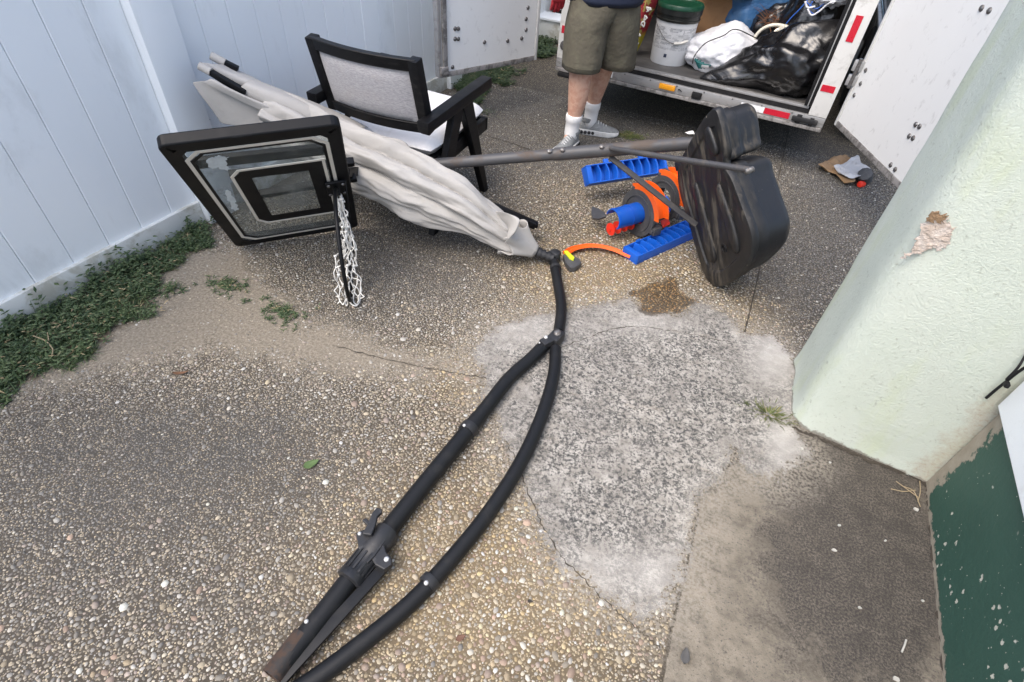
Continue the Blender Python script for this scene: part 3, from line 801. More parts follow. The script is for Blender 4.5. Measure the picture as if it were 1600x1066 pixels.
def door(pA, pB, z0, z1, width, bolts, label):
    """hinged leaf from hinge point pA towards pB"""
    A = np.array([pA[0], pA[1], 0.0]); x = unit(np.array([pB[0] - pA[0], pB[1] - pA[1], 0.0]))
    n = np.array([x[1], -x[0], 0.0])
    if n @ (-A) < 0: n = -n
    R = np.array([x, np.cross((0, 0, 1), x), (0, 0, 1)]).T
    c = A + x * width / 2 - n * 0.02 + np.array([0, 0, (z0 + z1) / 2])
    d = MB().box(c, (width - 0.03, 0.036, z1 - z0 - 0.03), R).build('door', PANEL, trailer)
    if label: d['label'] = label
    MB().box(A + x * width / 2 - n * 0.02 + np.array([0, 0, z0]), (width, 0.046, 0.034), R, 0.005).build('bottom_channel', ALU_D, d, 40)
    MB().box(A + x * width / 2 - n * 0.02 + np.array([0, 0, z1]), (width, 0.046, 0.034), R, 0.005).build('top_channel', ALU, d, 40)
    for q in (0.0, width):
        MB().box(A + x * q - n * 0.02 + np.array([0, 0, (z0 + z1) / 2]), (0.024, 0.050, z1 - z0 + 0.03), R, 0.006).build('edge_trim', ALU if q else PWHITE, d, 40)
    for q in bolts:
        p = PN(*q, A + n * -0.002, n)
        MB().lathe(p, n, [(0, 0.0135), (0.003, 0.0130), (0.007, 0.0085), (0.009, 0.001)], 12).build('bolt', BOLTM, d, 60)
    return A, x, n, d
lA, lx, ln, ld = door(G(836, 94, 0.36), G(690, 122, 0.36), 0.375, 2.25, 0.825,
    [(825,12),(822,30),(822,47),(815,60),(793,64),(711,45),(716,45),(711,61),(716,61),(707,105),(757,66)], 'scuffed white rear door swung open towards the fence')
rA, rx, rn, rd = door(G(1305, 195, 0.36), G(1395, 285, 0.36), 0.372, 2.25, 0.90,
    [(1353,110),(1345,131),(1335,149),(1431,195),(1437,198),(1421,213),(1427,216),(1392,258),(1399,265),(1534,13),(1546,17)], 'scuffed white rear door swung open beside the mint pier')
# grip bar along the free edge of the left leaf
MB().box(lA + lx * 0.79 + ln * 0.008 + np.array([0, 0, 1.3]), (0.035, 0.018, 1.75), np.array([lx, np.cross((0, 0, 1), lx), (0, 0, 1)]).T, 0.006).build('rubber_strip', ALU_D, ld, 40)
MB().box(lA + lx * 0.80 + ln * 0.010 + np.array([0, 0, 0.405]), (0.06, 0.022, 0.05), np.array([lx, np.cross((0, 0, 1), lx), (0, 0, 1)]).T, 0.006).build('corner_bracket', ALU_D, ld, 40)
for z in (0.62, 0.70, 1.5):
    p = (T(TW + 0.02, 0.02, z) + rA + np.array([0, 0, z])) / 2
    p[2] = z
    MB().box(p, (0.055, 0.03, 0.06), TRM, 0.006).build('hinge', ALU, trailer, 40)
    MB().lathe(p + np.array([0, -0.012, -0.04]), (0, 0, 1), [(0, 0.011), (0.08, 0.011)], 10).build('hinge_pin', BOLTM, trailer, 40)

# ------------------------------------------------------------------ parked car beyond the trailer
car = thing('parked_car', (1.55, 7.0, 0), 'dark teal parked car glimpsed between trailer corner and open door', 'car')
CARP = surf('teal_car_paint', (0.018, 0.040, 0.045), 0.3, 0.1, 3, (0.06, 0.07, 0.07), 0.3, 8, 0.6, coat=0.7)
GLASSB = surf('car_glass', (0.06, 0.12, 0.22), 0.12, 0.2, 3, coat=1.0)  # blue of the reflected sky is put into the base colour
prof = [(4.75, 0.14), (4.70, 0.50), (4.85, 0.66), (8.9, 0.66), (9.05, 0.55), (9.05, 0.14)]
MB().loft([[np.array((x, y, z)) for y, z in prof] for x in (0.52, 0.56, 2.20, 2.24)]).build('body', CARP, car, 40, bevel=0.03)
cp = [(4.95, 0.662), (6.0, 1.25), (7.6, 1.25), (8.6, 0.662)]
MB().loft([[np.array((0.55, cp[0][0], cp[0][1])), np.array((0.66, cp[1][0], cp[1][1])), np.array((0.66, cp[2][0], cp[2][1])), np.array((0.55, cp[3][0], cp[3][1]))],
           [np.array((2.26, cp[0][0], cp[0][1])), np.array((2.14, cp[1][0], cp[1][1])), np.array((2.14, cp[2][0], cp[2][1])), np.array((2.26, cp[3][0], cp[3][1]))]]).build('cabin_glass', GLASSB, car)
MB().box((1.40, 6.8, 1.265), (1.50, 1.66, 0.03), bev=0.012).build('roof', CARP, car, 40)
MB().box((0.52, 6.9, 0.655), (0.03, 3.9, 0.02), bev=0.006).build('window_sill', ALU, car, 40)
for y in (5.65, 8.2):
    for x in (0.505, 2.06):
        wh = MB().lathe((x, y, 0.31), (1, 0, 0), [(0, 0.17), (0, 0.29), (0.03, 0.31), (0.17, 0.31), (0.2, 0.29), (0.2, 0.17)], 24, False).build('wheel', TYRE, car, 40)
        MB().lathe((x + 0.01, y, 0.31), (1, 0, 0), [(0, 0.02), (0, 0.172), (0.17, 0.172), (0.17, 0.02)], 18).build('rim', ALU, wh, 40)

# things glimpsed beyond the left door
q = G(848, 64)
pl = thing('planter_box', (q[0], q[1], 0), 'white planter box on the ground just behind the left trailer door', 'planter')
pb_ = MB(); pb_.box((q[0], q[1] + 0.12, 0.10), (0.5, 0.24, 0.20), bev=0.01); pb_.build('body', VINYL_D, pl, 40)
MB().box((q[0], q[1] + 0.12, 0.205), (0.54, 0.28, 0.02), bev=0.004).build('rim', VINYL, pl, 40)
cr = thing('wooden_crate', (q[0] + 0.02, q[1] + 0.62, 0), 'dark brown crate standing behind the white planter box', 'crate')
WOODD = surf('dark_crate_wood', (0.045, 0.035, 0.03), 0.8, 0.3, 12)
for k in range(4):
    MB().box((q[0] + 0.02, q[1] + 0.45, 0.06 + k * 0.135), (0.56, 0.02, 0.12), bev=0.004).build('slat', WOODD, cr, 40)
MB().box((q[0] + 0.02, q[1] + 0.64, 0.28), (0.54, 0.34, 0.54)).build('box', WOODD, cr)
MB().box((q[0] - 0.02, q[1] + 0.434, 0.31), (0.05, 0.012, 0.20)).build('tag_plate', VINYL, cr)
# ------------------------------------------------------------------ armchair
WOODB = surf('black_stained_wood', (0.0045, 0.0046, 0.0054), 0.45, 0.35, 18, (0.05, 0.047, 0.045), 0.22, 22, 0.58, streak=(1, 1, 3), bumpd=0.001, bscale=160, spec=0.22)
def weave():
    m, nt, b = new_mat('heathered_fabric')
    p = pos(nt)
    n1 = noise_n(nt, stretch(nt, p, (60, 60, 420)), 1.0, 4, 0.7)
    n2 = noise_n(nt, stretch(nt, p, (420, 420, 60)), 1.0, 3, 0.7)
    c = mixc(nt, ramp(nt, n1, 0.35, 0.68), (0.245, 0.24, 0.255), (0.42, 0.415, 0.43))
    c = mixc(nt, math_n(nt, 'MULTIPLY', ramp(nt, n2, 0.5, 0.7), 0.35), c, (0.30, 0.29, 0.29))
    c = mixc(nt, math_n(nt, 'MULTIPLY', ramp(nt, noise_n(nt, p, 12, 4), 0.5, 0.7), 0.2), c, (0.36, 0.33, 0.30))
    wire(nt, c, b.inputs['Base Color']); b.inputs['Roughness'].default_value = 0.95
    b.inputs['Sheen Weight'].default_value = 0.2
    bump(nt, b, math_n(nt, 'ADD', n1, n2), 0.4, 0.002)
    return m
FABRIC = weave()
CUSH = surf('white_cushion', (0.68, 0.68, 0.69), 0.85, 0.04, 7, (0.45, 0.42, 0.38), 0.3, 9, 0.58, bumpd=0.002, bscale=300)
cxl, cxr, cyb = -1.995, -1.42, 2.12                       # back stiles and rear line
chair = thing('armchair', (-1.70, 2.4, 0), 'black wood armchair with heathered back and white seat cushion near fence', 'chair')
cm = (cxl + cxr) / 2; hw = (cxr - cxl) / 2
def back_pt(t, z, off=0.0):                               # t -1..1 across the bowed back
    lean = (0.86 - z) * 0.22
    return np.array([cm + t * hw, cyb - 0.05 + lean - 0.045 * (1 - t * t) + off, z])
def rail(zc, h, th, name):
    rings = []
    for k in range(13):
        t = -1.0 + 2 * k / 12
        rings.append([back_pt(t, zc - h / 2, -th / 2), back_pt(t, zc - h / 2, th / 2), back_pt(t, zc + h / 2, th / 2), back_pt(t, zc + h / 2, -th / 2)])
    MB().loft(rings).build(name, WOODB, chair, 40, bevel=0.004)
rail(0.838, 0.052, 0.040, 'top_rail'); rail(0.548, 0.050, 0.040, 'lower_rail')
for t in (-1, 1):
    a, b = back_pt(t * 0.955, 0.525), back_pt(t * 0.955, 0.864)
    MB().bar(a, b, 0.050, 0.050, up=(0, 1, 0), bev=0.005).build('back_stile', WOODB, chair, 40)
rings = []
for k in range(17):
    t = -0.90 + 1.8 * k / 16
    pts = []
    for j in range(9):
        z = 0.568 + 0.249 * j / 8; e = (1 - (2 * j / 8 - 1) ** 6) * (1 - (t / 0.9) ** 6)
        pts.append(back_pt(t, z, -0.004 - 0.016 * e))
    for j in range(8, -1, -1):
        z = 0.568 + 0.249 * j / 8; e = (1 - (2 * j / 8 - 1) ** 6) * (1 - (t / 0.9) ** 6)
        pts.append(back_pt(t, z, 0.004 + 0.02 * e))
    rings.append(pts)
MB().loft(rings).build('back_panel', FABRIC, chair, 60)
for s, xx in ((-1, cxl - 0.030), (1, cxr + 0.030)):
    MB().bar((xx, cyb - 0.085, 0.590), (xx, cyb + 0.53, 0.628), 0.062, 0.052, bev=0.007).build('armrest', WOODB, chair, 40)
    xo = xx - s * 0.004
    # compass legs: a splayed pair meeting under the arm
    def leg(p0, p1, w0, w1):
        r = []
        for p, w_ in ((p0, w0), (p1, w1)):
            p = np.array(p)
            r.append([p + (-.019, -w_ / 2, 0), p + (.019, -w_ / 2, 0), p + (.019, w_ / 2, 0), p + (-.019, w_ / 2, 0)])
        MB().loft(r).build('leg', WOODB, chair, 40, bevel=0.004)
    leg((xo - s * 0.008, 2.095, 0.0), (xo - s * 0.008, 2.365, 0.590), 0.050, 0.10)
    leg((xo - s * 0.002, 2.655, 0.0), (xo - s * 0.002, 2.43, 0.585), 0.046, 0.10)
    MB().bar((xx - s * 0.045, cyb + 0.03, 0.335), (xx - s * 0.045, cyb + 0.60, 0.375), 0.030, 0.07, bev=0.004).build('side_rail', WOODB, chair, 40)
MB().bar((cxl, cyb + 0.03, 0.335), (cxr, cyb + 0.03, 0.335), 0.03, 0.07, bev=0.004).build('rear_rail', WOODB, chair, 40)
MB().bar((cxl, cyb + 0.595, 0.375), (cxr, cyb + 0.595, 0.375), 0.03, 0.07, bev=0.004).build('front_rail', WOODB, chair, 40)
MB().box((cm, cyb + 0.31, 0.372), (2 * hw - 0.02, 0.55, 0.014)).build('seat_board', WOODB, chair)
V = []; F = []; nu, nv_ = 22, 22
for side in (1, -1):
    for i in range(nu + 1):
        for j in range(nv_ + 1):
            a, b = i / nu * 2 - 1, j / nv_ * 2 - 1
            e = max(0, (1 - abs(a) ** 9) * (1 - abs(b) ** 9)) ** 0.42
            rnd = 1 - 0.05 * (abs(a * b) ** 3)
            x = cm + a * (hw - 0.004) * rnd; y = cyb + 0.315 + b * 0.285 * rnd
            zb = 0.382 + (y - cyb) * 0.06
            z = zb + 0.035 + side * 0.045 * e + 0.004 * fbm((x, y, side), 6, 3) + (0.012 * (1 - a * a) * (1 - b * b) if side > 0 else 0)
            V.append((x, y, z))
n0 = (nu + 1) * (nv_ + 1)
for s in (0, 1):
    for i in range(nu):
        for j in range(nv_):
            k = s * n0 + i * (nv_ + 1) + j
            F.append((k, k + nv_ + 1, k + nv_ + 2, k + 1) if s == 0 else (k, k + 1, k + nv_ + 2, k + nv_ + 1))
MB().add(V, F).build('cushion', CUSH, chair, 180)

# ------------------------------------------------------------------ basketball hoop lying on its side
HDPE = None
def dirty_plastic():
    m, nt, b = new_mat('dirty_black_plastic')
    p = pos(nt)
    n1 = noise_n(nt, p, 12, 5)
    c = mixc(nt, n1, (0.006, 0.0065, 0.0078), (0.015, 0.0155, 0.017))
    r = N(nt, 'ShaderNodeVectorRotate', rotation_type='AXIS_ANGLE'); wire(nt, p, r.inputs[0])
    r.inputs['Axis'].default_value = (0, 1, 0); r.inputs['Angle'].default_value = math.radians(28)
    st = noise_n(nt, stretch(nt, r.outputs[0], (30, 30, 3.0)), 1.0, 6, 0.7, 0.3)
    big = ramp(nt, noise_n(nt, p, 3.5, 4), 0.42, 0.62)
    f = math_n(nt, 'MULTIPLY', ramp(nt, st, 0.47, 0.62), math_n(nt, 'MULTIPLY', big, 0.85))
    c = mixc(nt, f, c, (0.105, 0.090, 0.070))
    sp = noise_n(nt, p, 40, 6, 0.75)
    c = mixc(nt, math_n(nt, 'MULTIPLY', ramp(nt, sp, 0.66, 0.72), 0.8), c, (0.30, 0.27, 0.22))
    sx = N(nt, 'ShaderNodeSeparateXYZ'); wire(nt, p, sx.inputs[0])
    lowm = ramp(nt, math_n(nt, 'ADD', sx.outputs[2], math_n(nt, 'MULTIPLY', sp, 0.15)), 0.24, 0.10)
    c = mixc(nt, math_n(nt, 'MULTIPLY', lowm, math_n(nt, 'MULTIPLY', ramp(nt, st, 0.42, 0.62), 0.6)), c, (0.11, 0.09, 0.065))
    wire(nt, c, b.inputs['Base Color'])
    wire(nt, math_n(nt, 'MULTIPLY_ADD', f, 0.5, math_n(nt, 'MULTIPLY_ADD', n1, 0.25, 0.36)), b.inputs['Roughness'])
    bump(nt, b, math_n(nt, 'ADD', noise_n(nt, p, 22, 3), math_n(nt, 'MULTIPLY', st, 0.5)), 0.25, 0.006)
    return m
HDPE = dirty_plastic()
BRACE = surf('dark_brace_steel', (0.040, 0.040, 0.043), 0.5, 0.2, 14, (0.09, 0.075, 0.06), 0.4, 16, 0.56)
STEELP = surf('weathered_pole_steel', (0.060, 0.060, 0.063), 0.5, 0.18, 10, (0.10, 0.072, 0.052), 0.7, 6, 0.54, metal=0.15, bumpd=0.001, bscale=200)
FRAMEB = surf('black_board_frame', (0.0035, 0.0040, 0.0052), 0.5, 0.2, 20, (0.03, 0.031, 0.034), 0.25, 20, 0.6, spec=0.22)
hoop = thing('basketball_hoop', (-0.9, 2.2, 0), 'toppled portable basketball hoop with clear backboard, steel pole and black base', 'basketball hoop')
# pole: base end to backboard
pL, pR = G(700, 255, 0.40), G(1080, 224, 0.60)
pdir = unit(pR - pL)
p_end = pL - pdir * 0.50; p_mid = pL + pdir * 0.52
MB().tube([p_end, p_mid], 0.0265, 20).build('pole', STEELP, hoop, 60)
MB().tube([p_mid - pdir * 0.004, pR + pdir * 0.10], 0.030, 20).build('pole_section', STEELP, hoop, 60)
for q in (0.50, 0.56, 0.74):
    c = pL + pdir * q + np.array([0.0, -0.020, 0.024])
    MB().lathe(c, (0.1, -0.5, 0.8), [(0, 0.011), (0.008, 0.011), (0.011, 0.005)], 10).build('bolt', BOLTM, hoop, 60)
# base tank: moulded slab standing on its edge
bv = unit((-0.45, 0.15, 0.88)); bmn = unit(np.cross(np.cross(bv, (-0.70, -0.66, -0.2)), bv))
b0 = G(1112, 447, 0.0) + bmn * 0.0
face_px = [(1112,170),(1098,186),(1072,232),(1059,262),(1062,300),(1078,356),(1092,404),(1104,436),(1120,449),(1140,442),(1160,424),(1174,400),(1176,368),(1160,322),(1144,280),(1132,258),(1134,236),(1130,206),(1124,182),(1119,170)]
bp0 = G(1116, 446, 0.012)
face = [PN(*q, bp0, bmn) for q in face_px]
face = [np.asarray(p) for p in spline(face + [face[0]], 5)[:-1]]
fc = sum(face) / len(face)
# long strip of ribs follows the outline; inner rim, shoulder, deep body
def ring_at(inset, off):
    return [fc + (p - fc) * inset + bmn * off for p in face]
# flat underside plate with a rolled rim; two moulded tank lobes behind it with a notch between
base_o = MB().loft([ring_at(0.40, -0.006), ring_at(0.80, -0.004), ring_at(0.82, 0.004), ring_at(0.93, 0.006), ring_at(0.985, 0.002), ring_at(1.0, -0.008), ring_at(1.0, -0.022), ring_at(0.985, -0.030), ring_at(0.5, -0.030)]).build('base', HDPE, hoop, 40)
def lobe(px, depth, off=-0.026):
    P = [PN(*q, bp0, bmn) for q in px]; P = spline(P + [P[0]], 6)[:-1]; c = sum(P) / len(P)
    R_ = lambda s, o: [c + (p - c) * s + bmn * o for p in P]
    MB().loft([R_(0.6, off), R_(0.985, off), R_(1.0, off - 0.010), R_(1.0, off - depth * 0.30), R_(0.992, off - depth * 0.33), R_(0.955, off - depth * 0.36), R_(0.945, off - depth * 0.40), R_(0.935, off - depth * 0.82), R_(0.90, off - depth * 0.95), R_(0.84, off - depth), R_(0.4, off - depth)]).build('tank_lobe', HDPE, base_o, 38)
lobe([(1111,176),(1100,190),(1076,234),(1072,248),(1090,256),(1131,255),(1131,232),(1127,204),(1121,184)], 0.150)
lobe([(1066,268),(1068,300),(1082,356),(1096,404),(1107,434),(1121,444),(1140,438),(1159,420),(1171,398),(1172,368),(1157,324),(1143,284),(1134,260),(1098,257)], 0.185)
# step across the notch where the brace is bolted
sA, sB = PN(1068, 256, bp0 + bmn * -0.10, bmn), PN(1132, 256, bp0 + bmn * -0.10, bmn)
MB().bar(sA, sB, 0.05, 0.10, up=bmn, bev=0.008).build('bridge', HDPE, base_o, 40)
def lump(px, n0, n1, name, off0, off1, shrink=0.86):
    P = [PN(*q, bp0 + bmn * off0, bmn) for q in px]; P = spline(P + [P[0]], 4)[:-1]; c = sum(P) / len(P)
    MB().loft([[c + (p - c) * s + bmn * o for p in P] for s, o in ((1.0, 0.0), (0.98, (off1 - off0) * 0.6), (shrink, off1 - off0), (shrink * 0.5, (off1 - off0) * 1.02))]).build(name, HDPE, base_o, 180)
lump([(1106,200),(1113,196),(1124,226),(1125,240),(1117,240),(1109,222)], 0, 0, 'moulded_rib', -0.01, 0.012)
lump([(1086,290),(1092,288),(1116,372),(1121,404),(1113,408),(1104,376)], 0, 0, 'moulded_rib', -0.01, 0.009)
lump([(1122,290),(1128,288),(1150,350),(1158,388),(1151,394),(1140,360)], 0, 0, 'moulded_rib', -0.01, 0.009)
pc_ = PN(1132, 388, bp0 + bmn * 0.012, bmn)
MB().lathe(pc_, bmn, [(0, 0.020), (0.006, 0.020), (0.006, 0.014), (-0.004, 0.013)], 16).build('fill_plug', RUBBER, base_o, 60)
lab = [PN(*q, bp0 + bmn * 0.004, bmn) for q in ((1104,182),(1101,190),(1102,200),(1106,190))]
MB().plate(lab, bmn, 0.004).build('torn_sticker', surf('sticker', (0.62, 0.55, 0.45), 0.8, 0.15, 60), base_o)
# side wheel bulge on the far lower end and socket for the pole
MB().lathe(pR + pdir * 0.02, pdir, [(0, 0.040), (0.04, 0.048), (0.14, 0.055)], 20).build('pole_socket', HDPE, base_o, 60)
# flat braces from pole to base
s0 = G(962, 236, 0.585) + np.array([0, -0.02, 0]); s0 = pL + pdir * 0.78 + np.array([0.0, -0.03, 0.022])
e1 = PN(1172, 266, bp0 + bmn * 0.030, bmn); e2 = PN(1088, 352, bp0 + bmn * 0.02, bmn)
MB().tube(spline([s0, s0 + (e1 - s0) * 0.12 + (0, 0, -.004), s0 + (e1 - s0) * 0.9, e1], 5), [0.008] + [0.0125] * 12 + [0.012, 0.011, 0.009], 10).build('brace', BRACE, hoop, 60)
s1 = pL + pdir * 0.78 + np.array([0.0, 0.0, -0.034])
MB().bar(s1, e2, 0.026, 0.012, up=(0.2, -0.6, 0.7), bev=0.003).build('brace', BRACE, hoop, 40)
MB().lathe(e1 - bmn * 0.012, bmn, [(0, 0.012), (0.03, 0.012), (0.034, 0.006)], 10).build('bolt', BOLTM, hoop, 60)
# backboard
bex, bez = unit((0.702, 0.711, 0.044)), np.array((0.391, -0.436, 0.81)); bez = unit(bez - bex * (bez @ bex)); bnn = np.cross(bex, bez)
if bnn @ (EYE - np.array([-1.75, 1.47, 0.41])) < 0: bnn = -bnn
bc0 = np.array([-1.749, 1.469, 0.415]); BW, BH = 0.483, 0.808
RB = np.array([bex, bez, bnn]).T
def bb(u_, v_, o=0.0):
    return bc0 + bex * u_ + bez * v_ + bnn * o
board = thing('backboard', (0, 0, 0), None, None); board.parent = hoop; board['_o'] = list(hoop['_o'])
def strip(pts, wd, th, off, name, mat, closed=True, bev=0.0):
    """mitred flat strip along a board-plane polygon"""
    n = len(pts); P = [np.array(p, float) for p in pts]; inn = []; out = []
    c = sum(P) / n
    for i in range(n):
        a, b, d = P[i - 1], P[i], P[(i + 1) % n]
        n1 = np.array([-(b - a)[1], (b - a)[0]]); n1 /= np.linalg.norm(n1); n2 = np.array([-(d - b)[1], (d - b)[0]]); n2 /= np.linalg.norm(n2)
        mt = (n1 + n2) / (1 + n1 @ n2)
        if mt @ (c - b) < 0: mt = -mt
        out.append(b); inn.append(b + mt * wd)
    rings = []
    for i in list(range(n)) + [0]:
        rings.append([bb(*out[i], off), bb(*inn[i], off), bb(*inn[i], off + th), bb(*out[i], off + th)])
    mb = MB()
    for i in range(n):
        mb.loft([rings[i], rings[i + 1]], cap=False)
    return mb.build(name, mat, board, 40, bevel=bev)
hwB, hhB = BW / 2 + 0.056, BH / 2 + 0.060
cr_ = 0.03
outer = []
for sx_, sy_ in ((-1, -1), (1, -1), (1, 1), (-1, 1)):
    c = np.array([sx_ * (hwB - cr_), sy_ * (hhB - cr_)]); a0 = math.atan2(sy_, sx_) - math.pi / 4
    for k in range(5):
        a = a0 + math.pi / 2 * k / 4
        outer.append(c + cr_ * np.array([math.cos(a), math.sin(a)]))
strip(outer, 0.050, 0.045, -0.040, 'frame', FRAMEB, bev=0.006)
def octo(hx, hy, ch):
    return [(-hx + ch, -hy), (hx - ch, -hy), (hx, -hy + ch), (hx, hy - ch), (hx - ch, hy), (-hx + ch, hy), (-hx, hy - ch), (-hx, -hy + ch)]
WLINE = surf('white_board_print', (0.60, 0.58, 0.53), 0.5, 0.08, 40)
strip(octo(BW / 2 + 0.004, BH / 2 + 0.004, 0.05), 0.014, 0.002, 0.0035, 'border_line', WLINE)
strip(octo(BW / 2 + 0.050, BH / 2 + 0.054, 0.05), 0.048, 0.0012, 0.0035, 'border_print', FRAMEB)
strip(octo(BW / 2 - 0.010, BH / 2 - 0.010, 0.05), 0.012, 0.0012, 0.0035, 'border_print', FRAMEB)
SQ = [(-0.098, -0.235), (0.205, -0.235), (0.205, 0.225), (-0.060, 0.225), (-0.098, 0.185)]
SQ = [(-0.140, -0.200), (-0.105, -0.245), (0.215, -0.245), (0.215, 0.250), (-0.105, 0.250), (-0.140, 0.205)]
strip(SQ, 0.012, 0.002, 0.0035, 'target_line', WLINE)
strip([(x + (0.0125 if x < 0 else -0.0125) * (1 if abs(x) > 0.08 else 0.6), y * 0.944) for x, y in SQ], 0.058, 0.0012, 0.0035, 'target_print', FRAMEB)
def clear_panel():
    m, nt, b = new_mat('scuffed_clear_acrylic')
    p = pos(nt)
    out = nt.nodes['Material Output']
    tr = N(nt, 'ShaderNodeBsdfTransparent'); tr.inputs[0].default_value = (0.82, 0.85, 0.85, 1)
    n = noise_n(nt, p, 7, 6, 0.7)
    hz = ramp(nt, n, 0.45, 0.75, 0.12, 0.60)
    b.inputs['Base Color'].default_value = (0.25, 0.27, 0.27, 1)
    b.inputs['Roughness'].default_value = 0.22
    mx = N(nt, 'ShaderNodeMixShader'); wire(nt, hz, mx.inputs[0]); wire(nt, tr.outputs[0], mx.inputs[1]); wire(nt, b.outputs[0], mx.inputs[2])
    wire(nt, mx.outputs[0], out.inputs[0])
    return m
MB().box(bc0, (2 * hwB - 0.06, 2 * hhB - 0.06, 0.005), RB).build('acrylic_panel', clear_panel(), board)
# worn sticker on the clear panel (pale smear)
SMEAR = surf('peeled_sticker', (0.50, 0.56, 0.60), 0.7, 0.2, 60)
def smear(px, seed):
    r_ = random.Random(seed); P = [PN(*q, bc0 + bnn * 0.004, bnn) for q in px]
    P = spline(P + [P[0]], 5)[:-1]
    P = [p + bex * r_.uniform(-.006, .006) + bez * r_.uniform(-.006, .006) for p in P]
    MB().plate(P, bnn, 0.0008).build('peeled_sticker', SMEAR, board)
smear([(322,252),(332,246),(346,244),(356,247),(353,256),(360,263),(350,266),(342,262),(331,264)], 5)
smear([(352,300),(358,298),(366,312),(372,326),(366,330),(358,316)], 6)
# support bars behind the panel
for v_ in (0.10, -0.10):
    MB().bar(bb(-0.16, v_, -0.065), bb(0.33, v_ * 0.7, -0.065), 0.03, 0.03, up=bnn, bev=0.003).build('rear_bar', FRAMEB, board, 40)
MB().bar(bb(-0.26, 0.235, -0.055), bb(0.26, 0.215, -0.055), 0.060, 0.02, up=bnn, bev=0.003).build('rear_bar', FRAMEB, board, 40)
MB().bar(bb(0.28, 0.0, -0.06), p_end + pdir * 0.06, 0.05, 0.04, up=(0, 0, 1), bev=0.004).build('pole_arm', FRAMEB, board, 40)
# rim and net
rm = PN(525, 291, bc0 + bnn * 0.01, bnn)
MB().box(rm + bnn * 0.008, (0.085, 0.11, 0.014), RB, 0.008).build('rim_plate', FRAMEB, hoop, 40)
for i, (a, b) in enumerate(((-.03, .04), (.03, .04), (-.03, -.04), (.03, -.04))):
    MB().lathe(rm + bex * a + bez * b + bnn * 0.0155, bnn, [(0, 0.008), (0.005, 0.007), (0.006, 0.002)], 10).build('bolt', BOLTM, hoop, 60)
r_end = G(548, 470, 0.03)
rdv = r_end - rm; RL = np.linalg.norm(rdv); rdx = unit(rdv)
rside = unit(np.cross(rdx, bnn)); 
view = unit(EYE - (rm + r_end) / 2)
rv = unit(np.cross(rdx, unit(np.cross(view, rdx))))          # rim seen nearly edge on
rv = unit(np.cross(rdx, view)); rv = unit(0.07 * rv + 0.9975 * unit(view - rdx * (view @ rdx)))
RR = RL / 2 * 0.97; rc = rm + rdx * (RL - RR)
circ = [rc + RR * (rdx * math.cos(a) + rv * 0.92 * math.sin(a)) for a in np.linspace(0, 2 * math.pi, 41)]
MB().tube(circ, 0.0085, 10, False).build('rim', FRAMEB, hoop, 180)
MB().bar(rm + bez * 0.02, rc - rdx * RR * 0.9, 0.03, 0.012, up=rv, bev=0.002).build('rim_brace', FRAMEB, hoop, 40)
MB().tube([PN(540, 283, bc0 + bnn * 0.03, bnn), G(547, 345, 0.22), G(552, 395, 0.10)], 0.0035, 6).build('rim_wire', FRAMEB, hoop, 180)
NETM = surf('net_cord', (0.66, 0.65, 0.61), 0.9, 0.12, 40)
net = MB(); nr = random.Random(4)
# slack net: cords bunch along the rim, then spread and pile on the concrete
nsd = unit(np.cross(rdx, view)); nsd = nsd if nsd @ RIGHT > 0 else -nsd
NP = {}; rows, cols = 15, 6
for j in range(rows):
    t = 0.06 + 0.97 * j / (rows - 1)
    lo_ = -0.004 if t < 0.55 else -0.004 - 0.056 * min(1, (t - 0.52) / 0.14)
    hi_ = 0.012 + 0.036 * min(1, t / 0.45) + (0.010 if t > 0.8 else 0)
    for i in range(cols):
        u_ = lo_ + (hi_ - lo_) * (i + 0.5 * (j % 2) + nr.uniform(-.25, .25)) / (cols - 0.5)
        p = rm + rdx * RL * (t + nr.uniform(-.018, .018)) + nsd * u_ + view * nr.uniform(-0.05, 0.012)
        p[2] = max(0.010, p[2]); NP[(i, j)] = p
for j in range(rows - 1):
    for i in range(cols):
        for di in ((0, 1) if j % 2 else (-1, 0)):
            if not 0 <= i + di < cols or nr.random() < 0.10: continue
            a, b = NP[(i, j)], NP[(i + di, j + 1)]
            m_ = (a + b) / 2 + np.array([nr.uniform(-.010, .010), nr.uniform(-.010, .010), nr.uniform(-.012, .004)]); m_[2] = max(0.008, m_[2])
            net.tube(spline([a, m_, b], 3), 0.0027, 5)
        if nr.random() < 0.35:
            net.tube([NP[(i, j)] - (0.004, 0.004, 0), NP[(i, j)] + (0.004, 0.006, 0.002)], 0.0055, 6)
for px in ([(551, 445), (560, 452), (563, 466), (558, 476), (552, 470), (554, 455)], [(545, 466), (548, 474), (556, 478), (562, 472)]):
    net.tube(spline([G(*q, 0.012) for q in px], 4), 0.0034, 6)
net.build('net', NETM, hoop, 180)
pw = pR + np.array([-0.02, 0.0, 0.04])
MB().add(*(lambda P: (P, [(0, 1, 2), (0, 2, 3), (0, 3, 4), (1, 5, 2), (2, 5, 3), (3, 5, 4), (0, 4, 1), (4, 5, 1)]))([pw + np.array(k) for k in ((-.02, 0, 0), (0, .012, .008), (.012, .006, .014), (.018, -.006, .006), (0, -.012, .002), (.026, 0, .001))])).build('rag', NETM, hoop)

